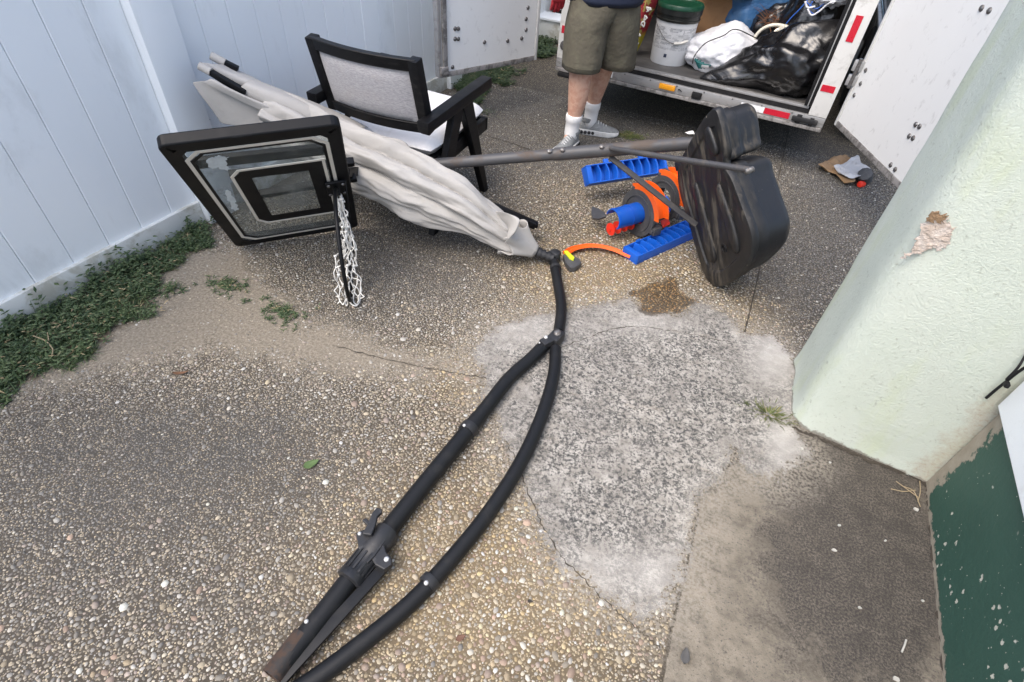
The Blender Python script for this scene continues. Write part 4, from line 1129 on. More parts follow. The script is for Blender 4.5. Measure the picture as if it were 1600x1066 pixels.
# ------------------------------------------------------------------ cantilever umbrella, folded and laid on the driveway
FOAM = surf('matt_black_tube', (0.0065, 0.007, 0.0082), 0.52, 0.2, 16, (0.04, 0.038, 0.036), 0.25, 18, 0.60, bumpd=0.0005, bscale=500, spec=0.35)
umb = thing('cantilever_umbrella', (-0.6, 1.2, 0), 'folded cantilever patio umbrella with grey canopy and long curved black tubes', 'umbrella')
def gz(px, z): return [G(x, y, z) for x, y in px]
mast = spline(gz([(852,538),(828,562),(795,592),(762,634),(724,682),(672,746),(610,824),(560,888),(500,966),(430,1052)], 0.033), 5)
MB().tube(mast[:18], 0.0265, 20).build('mast_top', FOAM, umb, 60)
MB().tube(mast[17:], 0.0290, 20).build('mast', FOAM, umb, 60)
hb = spline(gz([(868,545),(866,580),(856,622),(836,676),(806,736),(760,806),(700,880),(640,944),(560,1010),(485,1066),(400,1118)], 0.029), 5)
MB().tube(hb, 0.0245, 20).build('curved_arm', FOAM, umb, 60)
top = spline(gz([(866,410),(871,440),(877,480),(873,520)], 0.032), 6)
MB().tube(top, 0.0245, 20).build('upper_arm', FOAM, umb, 60)
COLLAR = surf('grey_plastic', (0.016, 0.0165, 0.0185), 0.5, 0.2, 30, (0.12, 0.12, 0.12), 0.3, 40, 0.6)
def collar(px, z, rad, ln, dirpx, name='collar', mat=None):
    c = G(*px, z); d = unit(G(*dirpx, z) - c)
    o = MB().lathe(c - d * ln / 2, d, [(0, rad * 0.98), (0, rad), (ln * 0.2, rad * 1.03), (ln * 0.8, rad * 1.03), (ln, rad), (ln, rad * 0.98)], 24).build(name, mat or COLLAR, umb, 50)
    return c, d
def screw(p, n, r=0.007, mat=None):
    return MB().lathe(p, n, [(0, r), (0.003, r * 0.95), (0.005, r * 0.4)], 12).build('screw', mat or SCREW, umb, 60)
SCREW = surf('bright_screw', (0.62, 0.62, 0.62), 0.3, 0.1, 60, metal=0.6)
c1, _ = collar((732, 671), 0.033, 0.0325, 0.032, (700, 712)); screw(c1 + (-0.010, -0.012, 0.030), (0, -.4, 1), 0.006)
c2, _ = collar((671, 910), 0.029, 0.0285, 0.026, (640, 944)); screw(c2 + (0.0, -0.014, 0.026), (0, -.4, 1), 0.007)
# sliding sleeve with ribbed grip and lever
sl = G(578, 866, 0.036); sd = unit(G(540, 914, 0.036) - sl)
MB().lathe(sl - sd * 0.085, sd, [(0, 0.031), (0, 0.037), (0.02, 0.040), (0.085, 0.041), (0.09, 0.037), (0.15, 0.036), (0.155, 0.041), (0.175, 0.041), (0.178, 0.031)], 28).build('sleeve', COLLAR, umb, 50)
su = np.array([-sd[1], sd[0], 0]); sn = np.array([0, 0, 1.0])
for k in range(7):
    a = math.radians(-30 + k * 26)
    o_ = su * math.sin(a - 0.8) * 0.0375 + sn * math.cos(a - 0.8) * 0.0375
    MB().bar(sl + o_ + sd * 0.008, sl + o_ + sd * 0.066, 0.006, 0.005, up=unit(o_)).build('grip_ridge', COLLAR, umb)
def flat(px, z, th, name, mat):
    return MB().plate([G(*q, z) for q in px], (0, 0, 1), th).build(name, mat, umb, 0, bevel=0.003)
flat([(556,832),(572,826),(592,830),(604,842),(586,868),(574,880),(560,856)], 0.070, 0.022, 'lever_bracket', COLLAR)
flat([(566,834),(574,818),(582,800),(588,793),(596,794),(597,800),(590,806),(586,822),(580,836)], 0.088, 0.014, 'lever', COLLAR)
flat([(565,812),(572,809),(582,818),(578,824)], 0.086, 0.012, 'lever_spur', COLLAR)
screw(G(562, 834, 0.0705), (0, -.3, 1), 0.006)
flat([(578,868),(598,842),(603,862),(612,872),(612,882),(600,890),(586,882)], 0.066, 0.024, 'link_bracket', COLLAR)
screw(G(604, 874, 0.0665), (0, -.3, 1), 0.008)
MB().bar(G(604, 882, 0.040), G(436, 1066, 0.036), 0.032, 0.012, bev=0.003).build('link_bar', FOAM, umb, 40)
mb_ = G(492, 975, 0.033)
screw(mb_ + (-0.012, -0.01, 0.028), (0, -.3, 1), 0.006)
RUST = surf('rusty_tube_end', (0.014, 0.012, 0.011), 0.6, 0.4, 30, (0.075, 0.042, 0.026), 0.6, 30, 0.5)
fe = G(430, 1052, 0.033); fd = unit(G(418, 1068, 0.033) - fe)
MB().lathe(fe - fd * 0.10, fd, [(0, 0.0293), (0, 0.0300), (0.10, 0.0305), (0.11, 0.0305), (0.11, 0.024), (0.06, 0.022)], 24).build('mast_foot', RUST, umb, 50)
# pivot block where the tubes meet
pv = G(868, 530, 0.036)
MB().box(pv + (0.0, 0.0, 0.004), (0.052, 0.075, 0.052), np.array([[math.cos(-.15), -math.sin(-.15), 0], [math.sin(-.15), math.cos(-.15), 0], [0, 0, 1]]), 0.010).build('pivot_block', COLLAR, umb, 50)
MB().bar(G(870, 528, 0.045), G(846, 540, 0.045), 0.042, 0.040, bev=0.009).build('pivot_ear', COLLAR, umb, 50)
MB().lathe(G(871, 522, 0.062), (0, -.35, 1), [(0, 0.016), (0.010, 0.016), (0.014, 0.012), (0.015, 0.004)], 18).build('pivot_bolt', BOLTM, umb, 50)
screw(G(853, 527, 0.066), (0, -.35, 1), 0.0085)
screw(G(843, 536, 0.062), (0, -.35, 1), 0.004)
# hub and joint at the canopy
hub = G(838, 394, 0.062)
jt = G(864, 404, 0.040)
MB().tube([hub, hub + (jt - hub) * 0.5, jt], [0.026, 0.022, 0.024], 18).build('hub_neck', COLLAR, umb, 60)
for k, r in ((0.15, 0.030), (0.42, 0.027), (0.7, 0.028)):
    c = hub + (jt - hub) * k; d = unit(jt - hub)
    MB().lathe(c - d * 0.007, d, [(0, r * .9), (0, r), (0.014, r), (0.014, r * .9)], 20).build('hub_ring', COLLAR, umb, 50)
MB().lathe(G(866, 406, 0.012), (0, 0, 1), [(0, 0.026), (0.002, 0.030), (0.045, 0.030), (0.052, 0.022)], 20).build('elbow', COLLAR, umb, 50)
MB().lathe(G(868, 418, 0.033) , unit(G(870, 434, 0.033) - G(868, 418, 0.033)), [(0, 0.026), (0, 0.029), (0.02, 0.029), (0.02, 0.026)], 20).build('collar', COLLAR, umb, 50)
# canopy
def canvas():
    m, nt, b = new_mat('weathered_canvas')
    p = pos(nt)
    n1 = noise_n(nt, p, 6, 5, 0.6)
    c = mixc(nt, n1, (0.31, 0.30, 0.284), (0.415, 0.405, 0.388))
    n2 = noise_n(nt, p, 15, 6, 0.7)
    c = mixc(nt, math_n(nt, 'MULTIPLY', ramp(nt, n2, 0.55, 0.72), 0.35), c, (0.30, 0.275, 0.24))
    wv = noise_n(nt, stretch(nt, p, (900, 900, 900)), 1.0, 2)
    wire(nt, c, b.inputs['Base Color']); b.inputs['Roughness'].default_value = 0.88
    b.inputs['Specular IOR Level'].default_value = 0.25
    ax_ = N(nt, 'ShaderNodeVectorRotate', rotation_type='AXIS_ANGLE'); wire(nt, p, ax_.inputs[0]); ax_.inputs['Axis'].default_value = (0.1, -1, 0); ax_.inputs['Angle'].default_value = -0.40
    cr1 = noise_n(nt, stretch(nt, ax_.outputs[0], (5, 34, 34)), 1.0, 5, 0.6, 0.5)
    rd = math_n(nt, 'ABSOLUTE', math_n(nt, 'SUBTRACT', cr1, 0.5))
    h = math_n(nt, 'ADD', math_n(nt, 'MULTIPLY', wv, 0.06), math_n(nt, 'ADD', math_n(nt, 'MULTIPLY', noise_n(nt, p, 26, 4, 0.55), 0.5), math_n(nt, 'MULTIPLY', rd, 0.5)))
    bump(nt, b, h, 0.30, 0.014)
    return m
CANVAS = canvas()
tipc = PX(352, 142, -2.28)
ax = [hub, PY(790, 365, 2.085), PY(720, 318, 2.03), PY(640, 278, 1.985), PY(565, 245, 1.93), PY(470, 205, 1.875), PY(400, 170, 1.82), tipc]
axs = spline(ax, 14); nA = len(axs); NTH = 180
def width_at(s):
    xs_ = [0, .03, .10, .20, .30, .42, .55, .70, .85, 1.0]
    ww = [.034, .038, .058, .086, .112, .132, .132, .126, .120, .105]
    return float(np.interp(s, xs_, ww))
folds = [(0.0, 0.0), (0.9, 0.25), (1.75, 0.1), (2.5, 0.3), (3.3, 0.15), (4.2, 0.2), (5.1, 0.1), (5.75, 0.3)]
def canopy_pt(s, th, k=1.0):
    f_ = s * (nA - 1); i = min(int(f_), nA - 2); t = f_ - i
    c = axs[i] * (1 - t) + axs[i + 1] * t; d = unit(axs[min(i + 2, nA - 1)] - axs[max(i - 1, 0)])
    u1 = unit(np.cross(d, (0, 0, 1))); u2 = np.cross(u1, d)
    R = width_at(s)
    amp = min(1, s / 0.12)
    tw = th + 0.9 * s + 0.25 * math.sin(3.1 * s + 1)
    ph = 5 * tw + 1.5 * math.sin(2 * tw + 2.4 * s)
    ridge = 1 - abs(math.sin(ph / 2)) ** 0.55                       # sharp valleys between rolled pleats
    r = R * (1.08 - 0.46 * amp * ridge)
    r += R * 0.26 * amp * fbm((math.cos(th) * 1.4, math.sin(th) * 1.4, s * 5), 1.3, 3)
    r -= R * 0.09 * amp * (1 - abs(math.sin(5.5 * tw + 2.2 * math.sin(3 * s + th) + 1.0)) ** 0.5)
    r -= R * 0.02 * amp * (1 - abs(math.sin(11 * tw + 4 * math.sin(5 * s))) ** 0.6)
    sag = -0.035 * math.sin(math.pi * min(1, s * 1.1))
    q = c + k * r * (u1 * math.cos(th) * 1.06 + u2 * math.sin(th) * 0.98) + np.array([0, 0, sag * (1 - math.sin(th)) * 0.5])
    q[2] = max(q[2], 0.006)
    return q
NS = 110
rings = [[canopy_pt(0.012 + 0.80 * i / NS, 2 * math.pi * j / NTH) for j in range(NTH)] for i in range(NS + 1)]
can = MB().loft(rings, cap=False).build('canopy', CANVAS, umb, 180)
can.modifiers.new('thick', 'SOLIDIFY').thickness = 0.003
# loose valance flaps near the hub
def flap(px, z0, name='valance_flap', lift=0.0):
    rowsP = px; nU = 16; mbf = MB(); V = []; F = []
    for r_i, row in enumerate(rowsP):
        P = spline([PY(x, y, yy) for x, y, yy in row], 6)
        V += P; nP = len(P)
    for a in range(len(rowsP) - 1):
        for b in range(nP - 1):
            k = a * nP + b
            F.append((k, k + 1, k + nP + 1, k + nP))
    o = MB().add(V, F).build(name, CANVAS, can, 180)
    md = o.modifiers.new('thick', 'SOLIDIFY'); md.thickness = 0.004
    md = o.modifiers.new('sub', 'SUBSURF'); md.levels = md.render_levels = 2
    return o
# cap piece at the hub with a loose wavy hem
def cap_pt(t, th):
    s = 0.004 + t * (0.125 + 0.022 * math.sin(3 * th + 0.6) + 0.014 * math.sin(7 * th))
    f_ = s * (nA - 1); i = min(int(f_), nA - 2); q = f_ - i
    c = axs[i] * (1 - q) + axs[i + 1] * q; d = unit(axs[min(i + 2, nA - 1)] - axs[max(i - 1, 0)])
    u1 = unit(np.cross(d, (0, 0, 1))); u2 = np.cross(u1, d)
    R = 0.034 + 0.052 * t ** 0.9
    R *= 1 + t ** 2 * (0.10 * math.sin(5 * th + 1.1) + 0.10 * math.sin(9 * th + 2 * t)) + 0.10 * t ** 4
    p = c + R * (u1 * math.cos(th) + u2 * math.sin(th)); p[2] = max(p[2], 0.005)
    return p
cap = MB().loft([[cap_pt(k / 16, 2 * math.pi * j / 90) for j in range(90)] for k in range(17)], cap=False).build('top_cap', CANVAS, can, 180)
cap.modifiers.new('thick', 'SOLIDIFY').thickness = 0.004
flap([[(768,330,2.08),(780,340,2.06),(792,352,2.04),(796,364,2.03)], [(784,330,2.03),(796,340,2.01),(800,352,1.99),(792,366,1.98)], [(796,334,2.00),(806,342,1.985),(808,356,1.97),(796,374,1.96)], [(808,340,2.01),(812,346,1.99),(804,364,1.975),(784,382,1.97)]], 0)
# open outer end: folded gores, ribs and their sleeves
d_end = unit(tipc - PY(470, 205, 1.875))
def gore(px, name='gore'):
    rowsP = [[PX(x, y, X_) for x, y, X_ in row] for row in px]; V = []; F = []; rws = [spline(r, 6) for r in rowsP]; nP = len(rws[0])
    for r in rws: V += r
    for a in range(len(rws) - 1):
        for b in range(nP - 1):
            k = a * nP + b; F.append((k, k + 1, k + nP + 1, k + nP))
    o = MB().add(V, F).build(name, CANVAS, can, 180)
    md = o.modifiers.new('thick', 'SOLIDIFY'); md.thickness = 0.004
    md = o.modifiers.new('sub', 'SUBSURF'); md.levels = md.render_levels = 2
gore([[(300,128,-2.33),(312,148,-2.31),(328,170,-2.29),(345,194,-2.27)], [(312,127,-2.30),(345,148,-2.24),(375,172,-2.18),(400,200,-2.13)], [(324,125,-2.27),(360,144,-2.20),(400,165,-2.11),(455,192,-2.0)]])
gore([[(316,128,-2.27),(328,123,-2.24),(336,126,-2.23),(345,134,-2.23)], [(345,142,-2.21),(352,138,-2.18),(362,142,-2.17),(372,150,-2.17)], [(385,162,-2.12),(398,158,-2.08),(408,164,-2.07),(418,172,-2.07)], [(455,194,-1.97),(470,188,-1.93),(485,192,-1.92),(500,205,-1.90)]])
gore([[(310,100,-2.31),(318,98,-2.29),(330,100,-2.28),(352,101,-2.29)], [(338,116,-2.26),(352,112,-2.24),(370,114,-2.24),(384,116,-2.26)], [(380,140,-2.18),(390,130,-2.15),(402,128,-2.15),(412,130,-2.17)]])
gore([[(366,150,-2.20),(372,138,-2.16),(382,128,-2.14),(396,122,-2.18)], [(410,170,-2.08),(418,158,-2.04),(432,146,-2.02),(446,142,-2.06)], [(480,200,-1.92),(490,186,-1.88),(505,172,-1.87),(515,168,-1.92)], [(545,232,-1.78),(555,214,-1.74),(570,202,-1.74),(580,200,-1.80)]])
for (a, b, r) in (((314, 104, -2.30), (385, 144, -2.13), 0.013), ((332, 88, -2.33), (372, 108, -2.24), 0.013), ((330, 115, -2.28), (382, 148, -2.15), 0.011), ((350, 132, -2.24), (374, 152, -2.18), 0.011)):
    MB().bar(PX(*a), PX(*b), r * 2, r * 1.6, bev=0.003).build('rib', FRAMEB, umb, 40)
for (a, b) in (((312, 103, -2.305), (330, 113, -2.26)), ((330, 87, -2.335), (352, 99, -2.285))):
    MB().tube([PX(*a), PX(*b)], 0.018, 12).build('rib_sleeve', CANVAS, umb, 60)
# flat strut end sticking out behind the hub
MB().bar(PY(772, 322, 2.20), PY(840, 352, 2.30), 0.05, 0.018, bev=0.004).build('strut', FRAMEB, umb, 40)
MB().bar(PY(800, 340, 2.16), PY(836, 354, 2.24), 0.02, 0.03, bev=0.004).build('strut', FRAMEB, umb, 40)
# ------------------------------------------------------------------ toy car-park track set
BLUE = surf('blue_toy_plastic', (0.006, 0.090, 0.46), 0.36, 0.10, 14, (0.10, 0.16, 0.28), 0.25, 30, 0.6)
ORANGE = surf('orange_toy_plastic', (0.80, 0.115, 0.010), 0.36, 0.08, 14, (0.40, 0.12, 0.05), 0.25, 30, 0.6)
REDP = surf('red_toy_plastic', (0.70, 0.030, 0.012), 0.34, 0.08, 14)
GREYP = surf('charcoal_toy_plastic', (0.058, 0.059, 0.062), 0.5, 0.15, 20, (0.14, 0.135, 0.13), 0.35, 30, 0.57)
LIME = surf('lime_toy_plastic', (0.55, 0.62, 0.02), 0.4, 0.08, 20)
def rack(mb_parent, o, ex, L, W, Hh, n, ezz=(0, 0, 1), slope=0.35):
    """open parking rack: floor, two long walls, end blocks and leaning dividers, each a mesh of its own"""
    ex = unit(ex); ez = unit(np.asarray(ezz, float) - ex * (np.asarray(ezz) @ ex)); ey = np.cross(ez, ex); R = np.array([ex, ey, ez]).T; o = np.asarray(o, float)
    rk = thing('parking_rack', (0, 0, 0), None, None); rk.parent = mb_parent; rk['_o'] = list(mb_parent['_o'])
    P = lambda a, b, c: o + ex * a + ey * b + ez * c
    MB().box(P(L / 2, W / 2, 0.004), (L, W, 0.008), R).build('floor', BLUE, rk)
    for b, h in ((0.003, Hh), (W - 0.003, Hh)):
        MB().box(P(L / 2, b, h / 2 + 0.004), (L, 0.006, h), R, 0.0015).build('wall', BLUE, rk, 40)
    MB().box(P(0.016, W / 2, Hh / 2 + 0.004), (0.032, W - 0.013, Hh - 0.002), R, 0.003).build('end_block', BLUE, rk, 40)
    MB().box(P(L - 0.006, W / 2, Hh / 2 + 0.004), (0.012, W - 0.013, Hh - 0.002), R, 0.003).build('end_block', BLUE, rk, 40)
    for k in range(n):
        a = 0.032 + (L - 0.044) * (k + 0.75) / n
        r = []
        for j in range(7):
            t = j / 6; b = 0.0065 + (W - 0.013) * t; bow = 0.010 * math.sin(math.pi * t)
            r.append([P(a - 0.004 + bow, b, 0.009), P(a + 0.004 + bow, b, 0.009), P(a + 0.004 + bow + slope * Hh * .5, b, Hh + 0.002), P(a - 0.004 + bow + slope * Hh * .5, b, Hh + 0.002)])
        MB().loft(r).build('divider', BLUE, rk)
    for a in (0.28, 0.72):
        MB().box(P(L * a, W + 0.014, Hh * 0.5), (0.03, 0.030, 0.018), R, 0.003).build('clip', BLUE, rk, 40)
    return P
tA, tB = G(945, 350, 0.11), G(1042, 322, 0.11)
tax = unit(tB - tA)
toy = thing('toy_track_tower', G(1000, 350), 'blue and orange toy car tower with two charcoal rings lying on its side', 'toy')
# front rack on the ground
ra, rb = G(994, 414, 0.0), G(1094, 368, 0.0)
rack(toy, ra, rb - ra, float(np.linalg.norm(rb - ra)) * 0.98, 0.105, 0.048, 9)
# rear rack leaning, openings to the viewer
qa, qb = G(914, 292, 0.11), G(1037, 273, 0.11)
rack(toy, qa, qb - qa, float(np.linalg.norm(qb - qa)) * 0.99, 0.105, 0.058, 9, ezz=(0.12, -0.80, 0.58), slope=0.1)
def ring_plate(c, r0, r1, th, mat, name, a0=0.0, a1=360.0, seg=40):
    u1 = unit(np.cross(tax, (0, 0, 1))); u2 = np.cross(u1, tax); R_ = []
    full = abs(a1 - a0) >= 359.9
    for k in range(seg + 1):
        a = math.radians(a0 + (a1 - a0) * k / seg); d = u1 * math.cos(a) + u2 * math.sin(a)
        R_.append([c + d * r0 - tax * th / 2, c + d * r1 - tax * th / 2, c + d * r1 + tax * th / 2, c + d * r0 + tax * th / 2])
    return MB().loft(R_, cap=not full).build(name, mat, toy, 40)
def channel(c, r, wid, mat, name, a0, a1, lip=0.014, seg=24):
    u1 = unit(np.cross(tax, (0, 0, 1))); u2 = np.cross(u1, tax); R_ = []
    for k in range(seg + 1):
        a = math.radians(a0 + (a1 - a0) * k / seg); d = u1 * math.cos(a) + u2 * math.sin(a); h = wid / 2
        prof = [(-h, -lip), (-h, 0.003), (-h + 0.004, 0.003), (-h + 0.004, -lip + 0.006), (h - 0.004, -lip + 0.006), (h - 0.004, 0.003), (h, 0.003), (h, -lip)]
        R_.append([c + d * (r + q) + tax * p for p, q in prof])
    return MB().loft(R_).build(name, mat, toy, 40)
d1, d2 = G(997, 333, 0.130), G(1037, 310, 0.130)
for c in (d1, d2):
    ring_plate(c, 0.060, 0.128, 0.012, GREYP, 'ring')
    ring_plate(c + tax * 0.058, 0.064, 0.124, 0.010, GREYP, 'ring', 20, 340)
    ring_plate(c + tax * 0.004 - tax * 0.012, 0.094, 0.101, 0.006, GREYP, 'ring_bead', 0, 360)
    channel(c + tax * 0.032, 0.156, 0.074, ORANGE, 'curved_track', 10, 122, 0.034)
    u1 = unit(np.cross(tax, (0, 0, 1))); u2 = np.cross(u1, tax)
    for a in (-20, 122):
        p = c + tax * 0.028 + 0.132 * (u1 * math.cos(math.radians(a)) + u2 * math.sin(math.radians(a)))
        MB().box(p, (0.052, 0.040, 0.045), np.array([tax, u1, u2]).T, 0.005).build('bracket', GREYP, toy, 40)
        MB().box(p - tax * 0.028, (0.012, 0.022, 0.026), np.array([tax, u1, u2]).T, 0.003).build('catch', GREYP, toy, 40)
# blue half pipe on the axis
u1 = unit(np.cross(tax, (0, 0, 1))); u2 = np.cross(u1, tax)
hp0 = d1 - tax * 0.175 + np.array([0, 0, 0.004]); rg = []
for s in np.linspace(0, 0.36, 10):
    r = []
    for k in range(15):
        a = math.radians(-40 + 215 * k / 14); r.append(hp0 + tax * s + (u1 * math.cos(a) + u2 * math.sin(a)) * 0.056)
    for k in range(14, -1, -1):
        a = math.radians(-40 + 215 * k / 14); r.append(hp0 + tax * s + (u1 * math.cos(a) + u2 * math.sin(a)) * 0.051)
    rg.append(r)
MB().loft(rg).build('half_pipe', BLUE, toy, 40)
for s in (0.01, 0.10, 0.19):
    c = hp0 + tax * s
    R_ = []
    for k in range(15):
        a = math.radians(-40 + 215 * k / 14); d = u1 * math.cos(a) + u2 * math.sin(a)
        R_.append([c + d * 0.0555 - tax * .003, c + d * 0.0585 - tax * .003, c + d * 0.0585 + tax * .003, c + d * 0.0555 + tax * .003])
    MB().loft(R_).build('pipe_band', BLUE, toy, 40)
for k in range(5):
    c = hp0 + tax * (0.012 + k * 0.045) + np.array([0, 0, -0.068]) - u1 * 0.012
    MB().lathe(c - tax * 0.003, tax, [(0, 0.004), (0, 0.034), (0.006, 0.034), (0.006, 0.004)], 24).build('screw_blade', REDP, toy, 40)
MB().tube([hp0 + np.array([0, 0, -0.068]) - u1 * 0.012, hp0 + tax * 0.30 + np.array([0, 0, -0.068]) - u1 * 0.012], 0.008, 10).build('screw_shaft', REDP, toy, 60)
MB().plate([G(925, 322, 0.10), G(936, 326, 0.10), G(945, 332, 0.10), G(948, 338, 0.10), G(936, 342, 0.10), G(927, 341, 0.10), G(924, 334, 0.10)], (0.2, -.5, .8), 0.02).build('connector', GREYP, toy, 0, bevel=0.003)
MB().plate([G(1032, 345, 0.05), G(1044, 340, 0.06), G(1047, 350, 0.05), G(1036, 356, 0.03)], (0.2, -.5, .8), 0.01).build('ramp_piece', REDP, toy)

# loose orange bend with its charcoal and lime connector
bend = thing('toy_track_bend', G(930, 392), 'loose orange toy track curve with charcoal and lime connector beside umbrella elbow', 'toy track')
cl = spline([G(884, 397, 0.010), G(898, 389, 0.022), G(925, 385, 0.028), G(955, 390, 0.024), G(984, 402, 0.008)], 8)
R_ = []
for i, p in enumerate(cl):
    t = unit(cl[min(i + 1, len(cl) - 1)] - cl[max(i - 1, 0)]); s = unit(np.cross(t, (0, 0, 1))); n = unit(np.cross(s, t) - 0.5 * s); s = np.cross(t, n); h = 0.024
    prof = [(-h, -.003), (-h, .012), (-h + .003, .012), (-h + .003, 0), (h - .003, 0), (h - .003, .012), (h, .012), (h, -.003)]
    R_.append([p + s * a + n * b for a, b in prof])
MB().loft(R_).build('track', ORANGE, bend, 40)
cpx = [(880, 398), (892, 397), (905, 404), (909, 410), (900, 417), (891, 418), (884, 410)]
MB().plate([G(*q, 0.034) for q in cpx], (0, 0, 1), 0.030).build('connector', GREYP, bend, 0, bevel=0.004)
MB().plate([G(*q, 0.042) for q in ((881, 392), (886, 391), (898, 402), (896, 406), (890, 403))], (0, 0, 1), 0.012).build('lime_strip', LIME, bend, 0, bevel=0.002)

# ------------------------------------------------------------------ litter by the right door
CARD = surf('torn_cardboard', (0.30, 0.19, 0.10), 0.9, 0.2, 20, (0.12, 0.09, 0.06), 0.4, 20, 0.6, bumpd=0.003, bscale=60)
PAPER = surf('crumpled_paper', (0.46, 0.45, 0.44), 0.9, 0.1, 20, (0.30, 0.28, 0.25), 0.4, 30, 0.6)
def sheet(name, px, z, amp, mat, label, cat, seed):
    P = [G(*q, z) for q in px]; P = spline(P + [P[0]], 4)[:-1]; c = sum(P) / len(P); r_ = random.Random(seed); rings = []
    for s in (1.0, 0.8, 0.6, 0.4, 0.2):
        rings.append([c + (p - c) * s + np.array([0, 0, amp * (0.3 + mnoise.noise(Vector((c + (p - c) * s) * 14 + seed)))]) for p in P])
    o = MB().loft(rings, cap=True).build(name, mat, None, 0)
    o.modifiers.new('thick', 'SOLIDIFY').thickness = 0.003
    return tag(o, label, cat)
sheet('cardboard_scrap', [(1276,262),(1292,253),(1310,244),(1326,246),(1334,262),(1334,284),(1330,290),(1316,282),(1300,272)], 0.020, 0.04, CARD, 'torn brown cardboard scrap on the ground under the right door', 'cardboard', 3)
sheet('paper_scrap', [(1302,260),(1318,256),(1338,246),(1345,254),(1360,262),(1352,272),(1334,280),(1318,276)], 0.055, 0.03, PAPER, 'crumpled pale paper sheet lying on the torn cardboard scrap', 'paper', 8)
pot = thing('spray_cap', G(1352, 280), 'dark grey plastic cap with red nozzle lying beside the crumpled paper', 'cap')
pc = G(1352, 276, 0.05)
MB().lathe(pc, (-0.3, -0.6, 0.55), [(-0.05, 0.02), (-0.05, 0.040), (0.02, 0.046), (0.045, 0.043), (0.05, 0.03), (0.05, 0.01)], 10).build('cap_body', GREYP, pot, 40)
MB().lathe(G(1346, 288, 0.02), (-0.4, -0.7, 0.2), [(-0.02, 0.012), (-0.02, 0.020), (0.02, 0.020), (0.022, 0.008)], 12).build('nozzle', REDP, pot, 40)

# ------------------------------------------------------------------ trailer cargo
def blob(name, c, rad, seed, mat, amp=0.12, fr=2.2, flat=0.0, pulls=(), sub=5, wrinkle=0.0, wf=9.0, parent=None, floor=None):
    bm = bmesh.new(); bmesh.ops.create_icosphere(bm, subdivisions=sub, radius=1.0); off = Vector((seed * 3.1, seed * 1.7, seed * 2.3))
    c = np.asarray(c, float)
    for v in bm.verts:
        d = v.co.normalized(); s = 1 + amp * mnoise.fractal(d * fr + off, 1.0, 2.0, 4)
        if wrinkle:
            q = d * wf + off; q.x *= 0.5
            s += wrinkle * (1 - abs(mnoise.noise(q + Vector((mnoise.noise(q * .5), 0, mnoise.noise(q * .7))) * 1.5)) * 2) - wrinkle * 0.5
            s += wrinkle * 0.4 * (1 - abs(mnoise.noise(q * 2.3)) * 2)
        p = Vector((d.x * rad[0], d.y * rad[1], d.z * rad[2])) * s
        for pd, am, sh in pulls:
            k = max(0.0, d.dot(Vector(pd).normalized())) ** sh
            p += Vector(pd).normalized() * am * k
        w_ = np.array(p) + c
        if floor is not None and w_[2] < floor: w_[2] = floor + (w_[2] - floor) * 0.02
        v.co = Vector(w_)
    mb = MB(); bm.verts.index_update()
    mb.add([tuple(v.co) for v in bm.verts], [tuple(x.index for x in f_.verts) for f_ in bm.faces]); bm.free()
    return mb.build(name, mat, parent, 180)
FLOORZ = 0.4265
def onT(px, d):                                         # point seen at px, d metres behind the sill
    return PN(*px, T(0, d, 0), TY)
def bag_plastic(name, col, rough):
    m, nt, b = new_mat(name)
    p = pos(nt)
    b.inputs['Base Color'].default_value = (*col, 1)
    n = noise_n(nt, stretch(nt, p, (1, 1, 1.4)), 4.5, 2, 0.45, 1.6)
    wire(nt, math_n(nt, 'MULTIPLY_ADD', n, 0.25, rough), b.inputs['Roughness'])
    b.inputs['Specular IOR Level'].default_value = 0.7
    v = voro_n(nt, stretch(nt, p, (1, 1, 0.8)), 14, 'DISTANCE_TO_EDGE')
    h = math_n(nt, 'ADD', n, math_n(nt, 'MULTIPLY', noise_n(nt, p, 14, 2, 0.5, 1.5), 0.12))
    bump(nt, b, h, 0.28, 0.05)
    return m
BAGK = bag_plastic('black_bag_film', (0.006, 0.006, 0.007), 0.16)
BAGW = surf('white_sack_film', (0.62, 0.63, 0.66), 0.45, 0.05, 8, (0.45, 0.46, 0.5), 0.3, 12, 0.55, bumpd=0.02, bscale=7, bstr=0.5)
TARP = surf('blue_tarp', (0.030, 0.105, 0.24), 0.5, 0.2, 8, (0.10, 0.17, 0.27), 0.4, 14, 0.55, bumpd=0.02, bscale=14, bstr=0.7)
# bucket
bk = onT((1045, 90), 0.34); bk = np.array([bk[0], bk[1], FLOORZ])
BKM, nt_, b_ = new_mat('bucket_print')
pp = N(nt_, 'ShaderNodeTexCoord').outputs['Object']
sp_ = N(nt_, 'ShaderNodeSeparateXYZ'); wire(nt_, pp, sp_.inputs[0])
ang = math_n(nt_, 'ARCTAN2', sp_.outputs[1], sp_.outputs[0])
comb = N(nt_, 'ShaderNodeCombineXYZ'); wire(nt_, math_n(nt_, 'MULTIPLY', ang, 0.14), comb.inputs[0]); wire(nt_, sp_.outputs[2], comb.inputs[1])
br = N(nt_, 'ShaderNodeTexBrick'); wire(nt_, comb.outputs[0], br.inputs[0])
br.inputs['Scale'].default_value = 34; br.inputs['Mortar Size'].default_value = 0.03; br.inputs['Row Height'].default_value = 0.28; br.inputs['Brick Width'].default_value = 1.4
br.inputs['Color1'].default_value = (0.25, 0.26, 0.28, 1); br.inputs['Color2'].default_value = (0.66, 0.66, 0.66, 1); br.inputs['Mortar'].default_value = (0.70, 0.70, 0.70, 1)
msk = math_n(nt_, 'MULTIPLY', ramp(nt_, sp_.outputs[2], 0.10, 0.105), ramp(nt_, sp_.outputs[2], 0.245, 0.24))
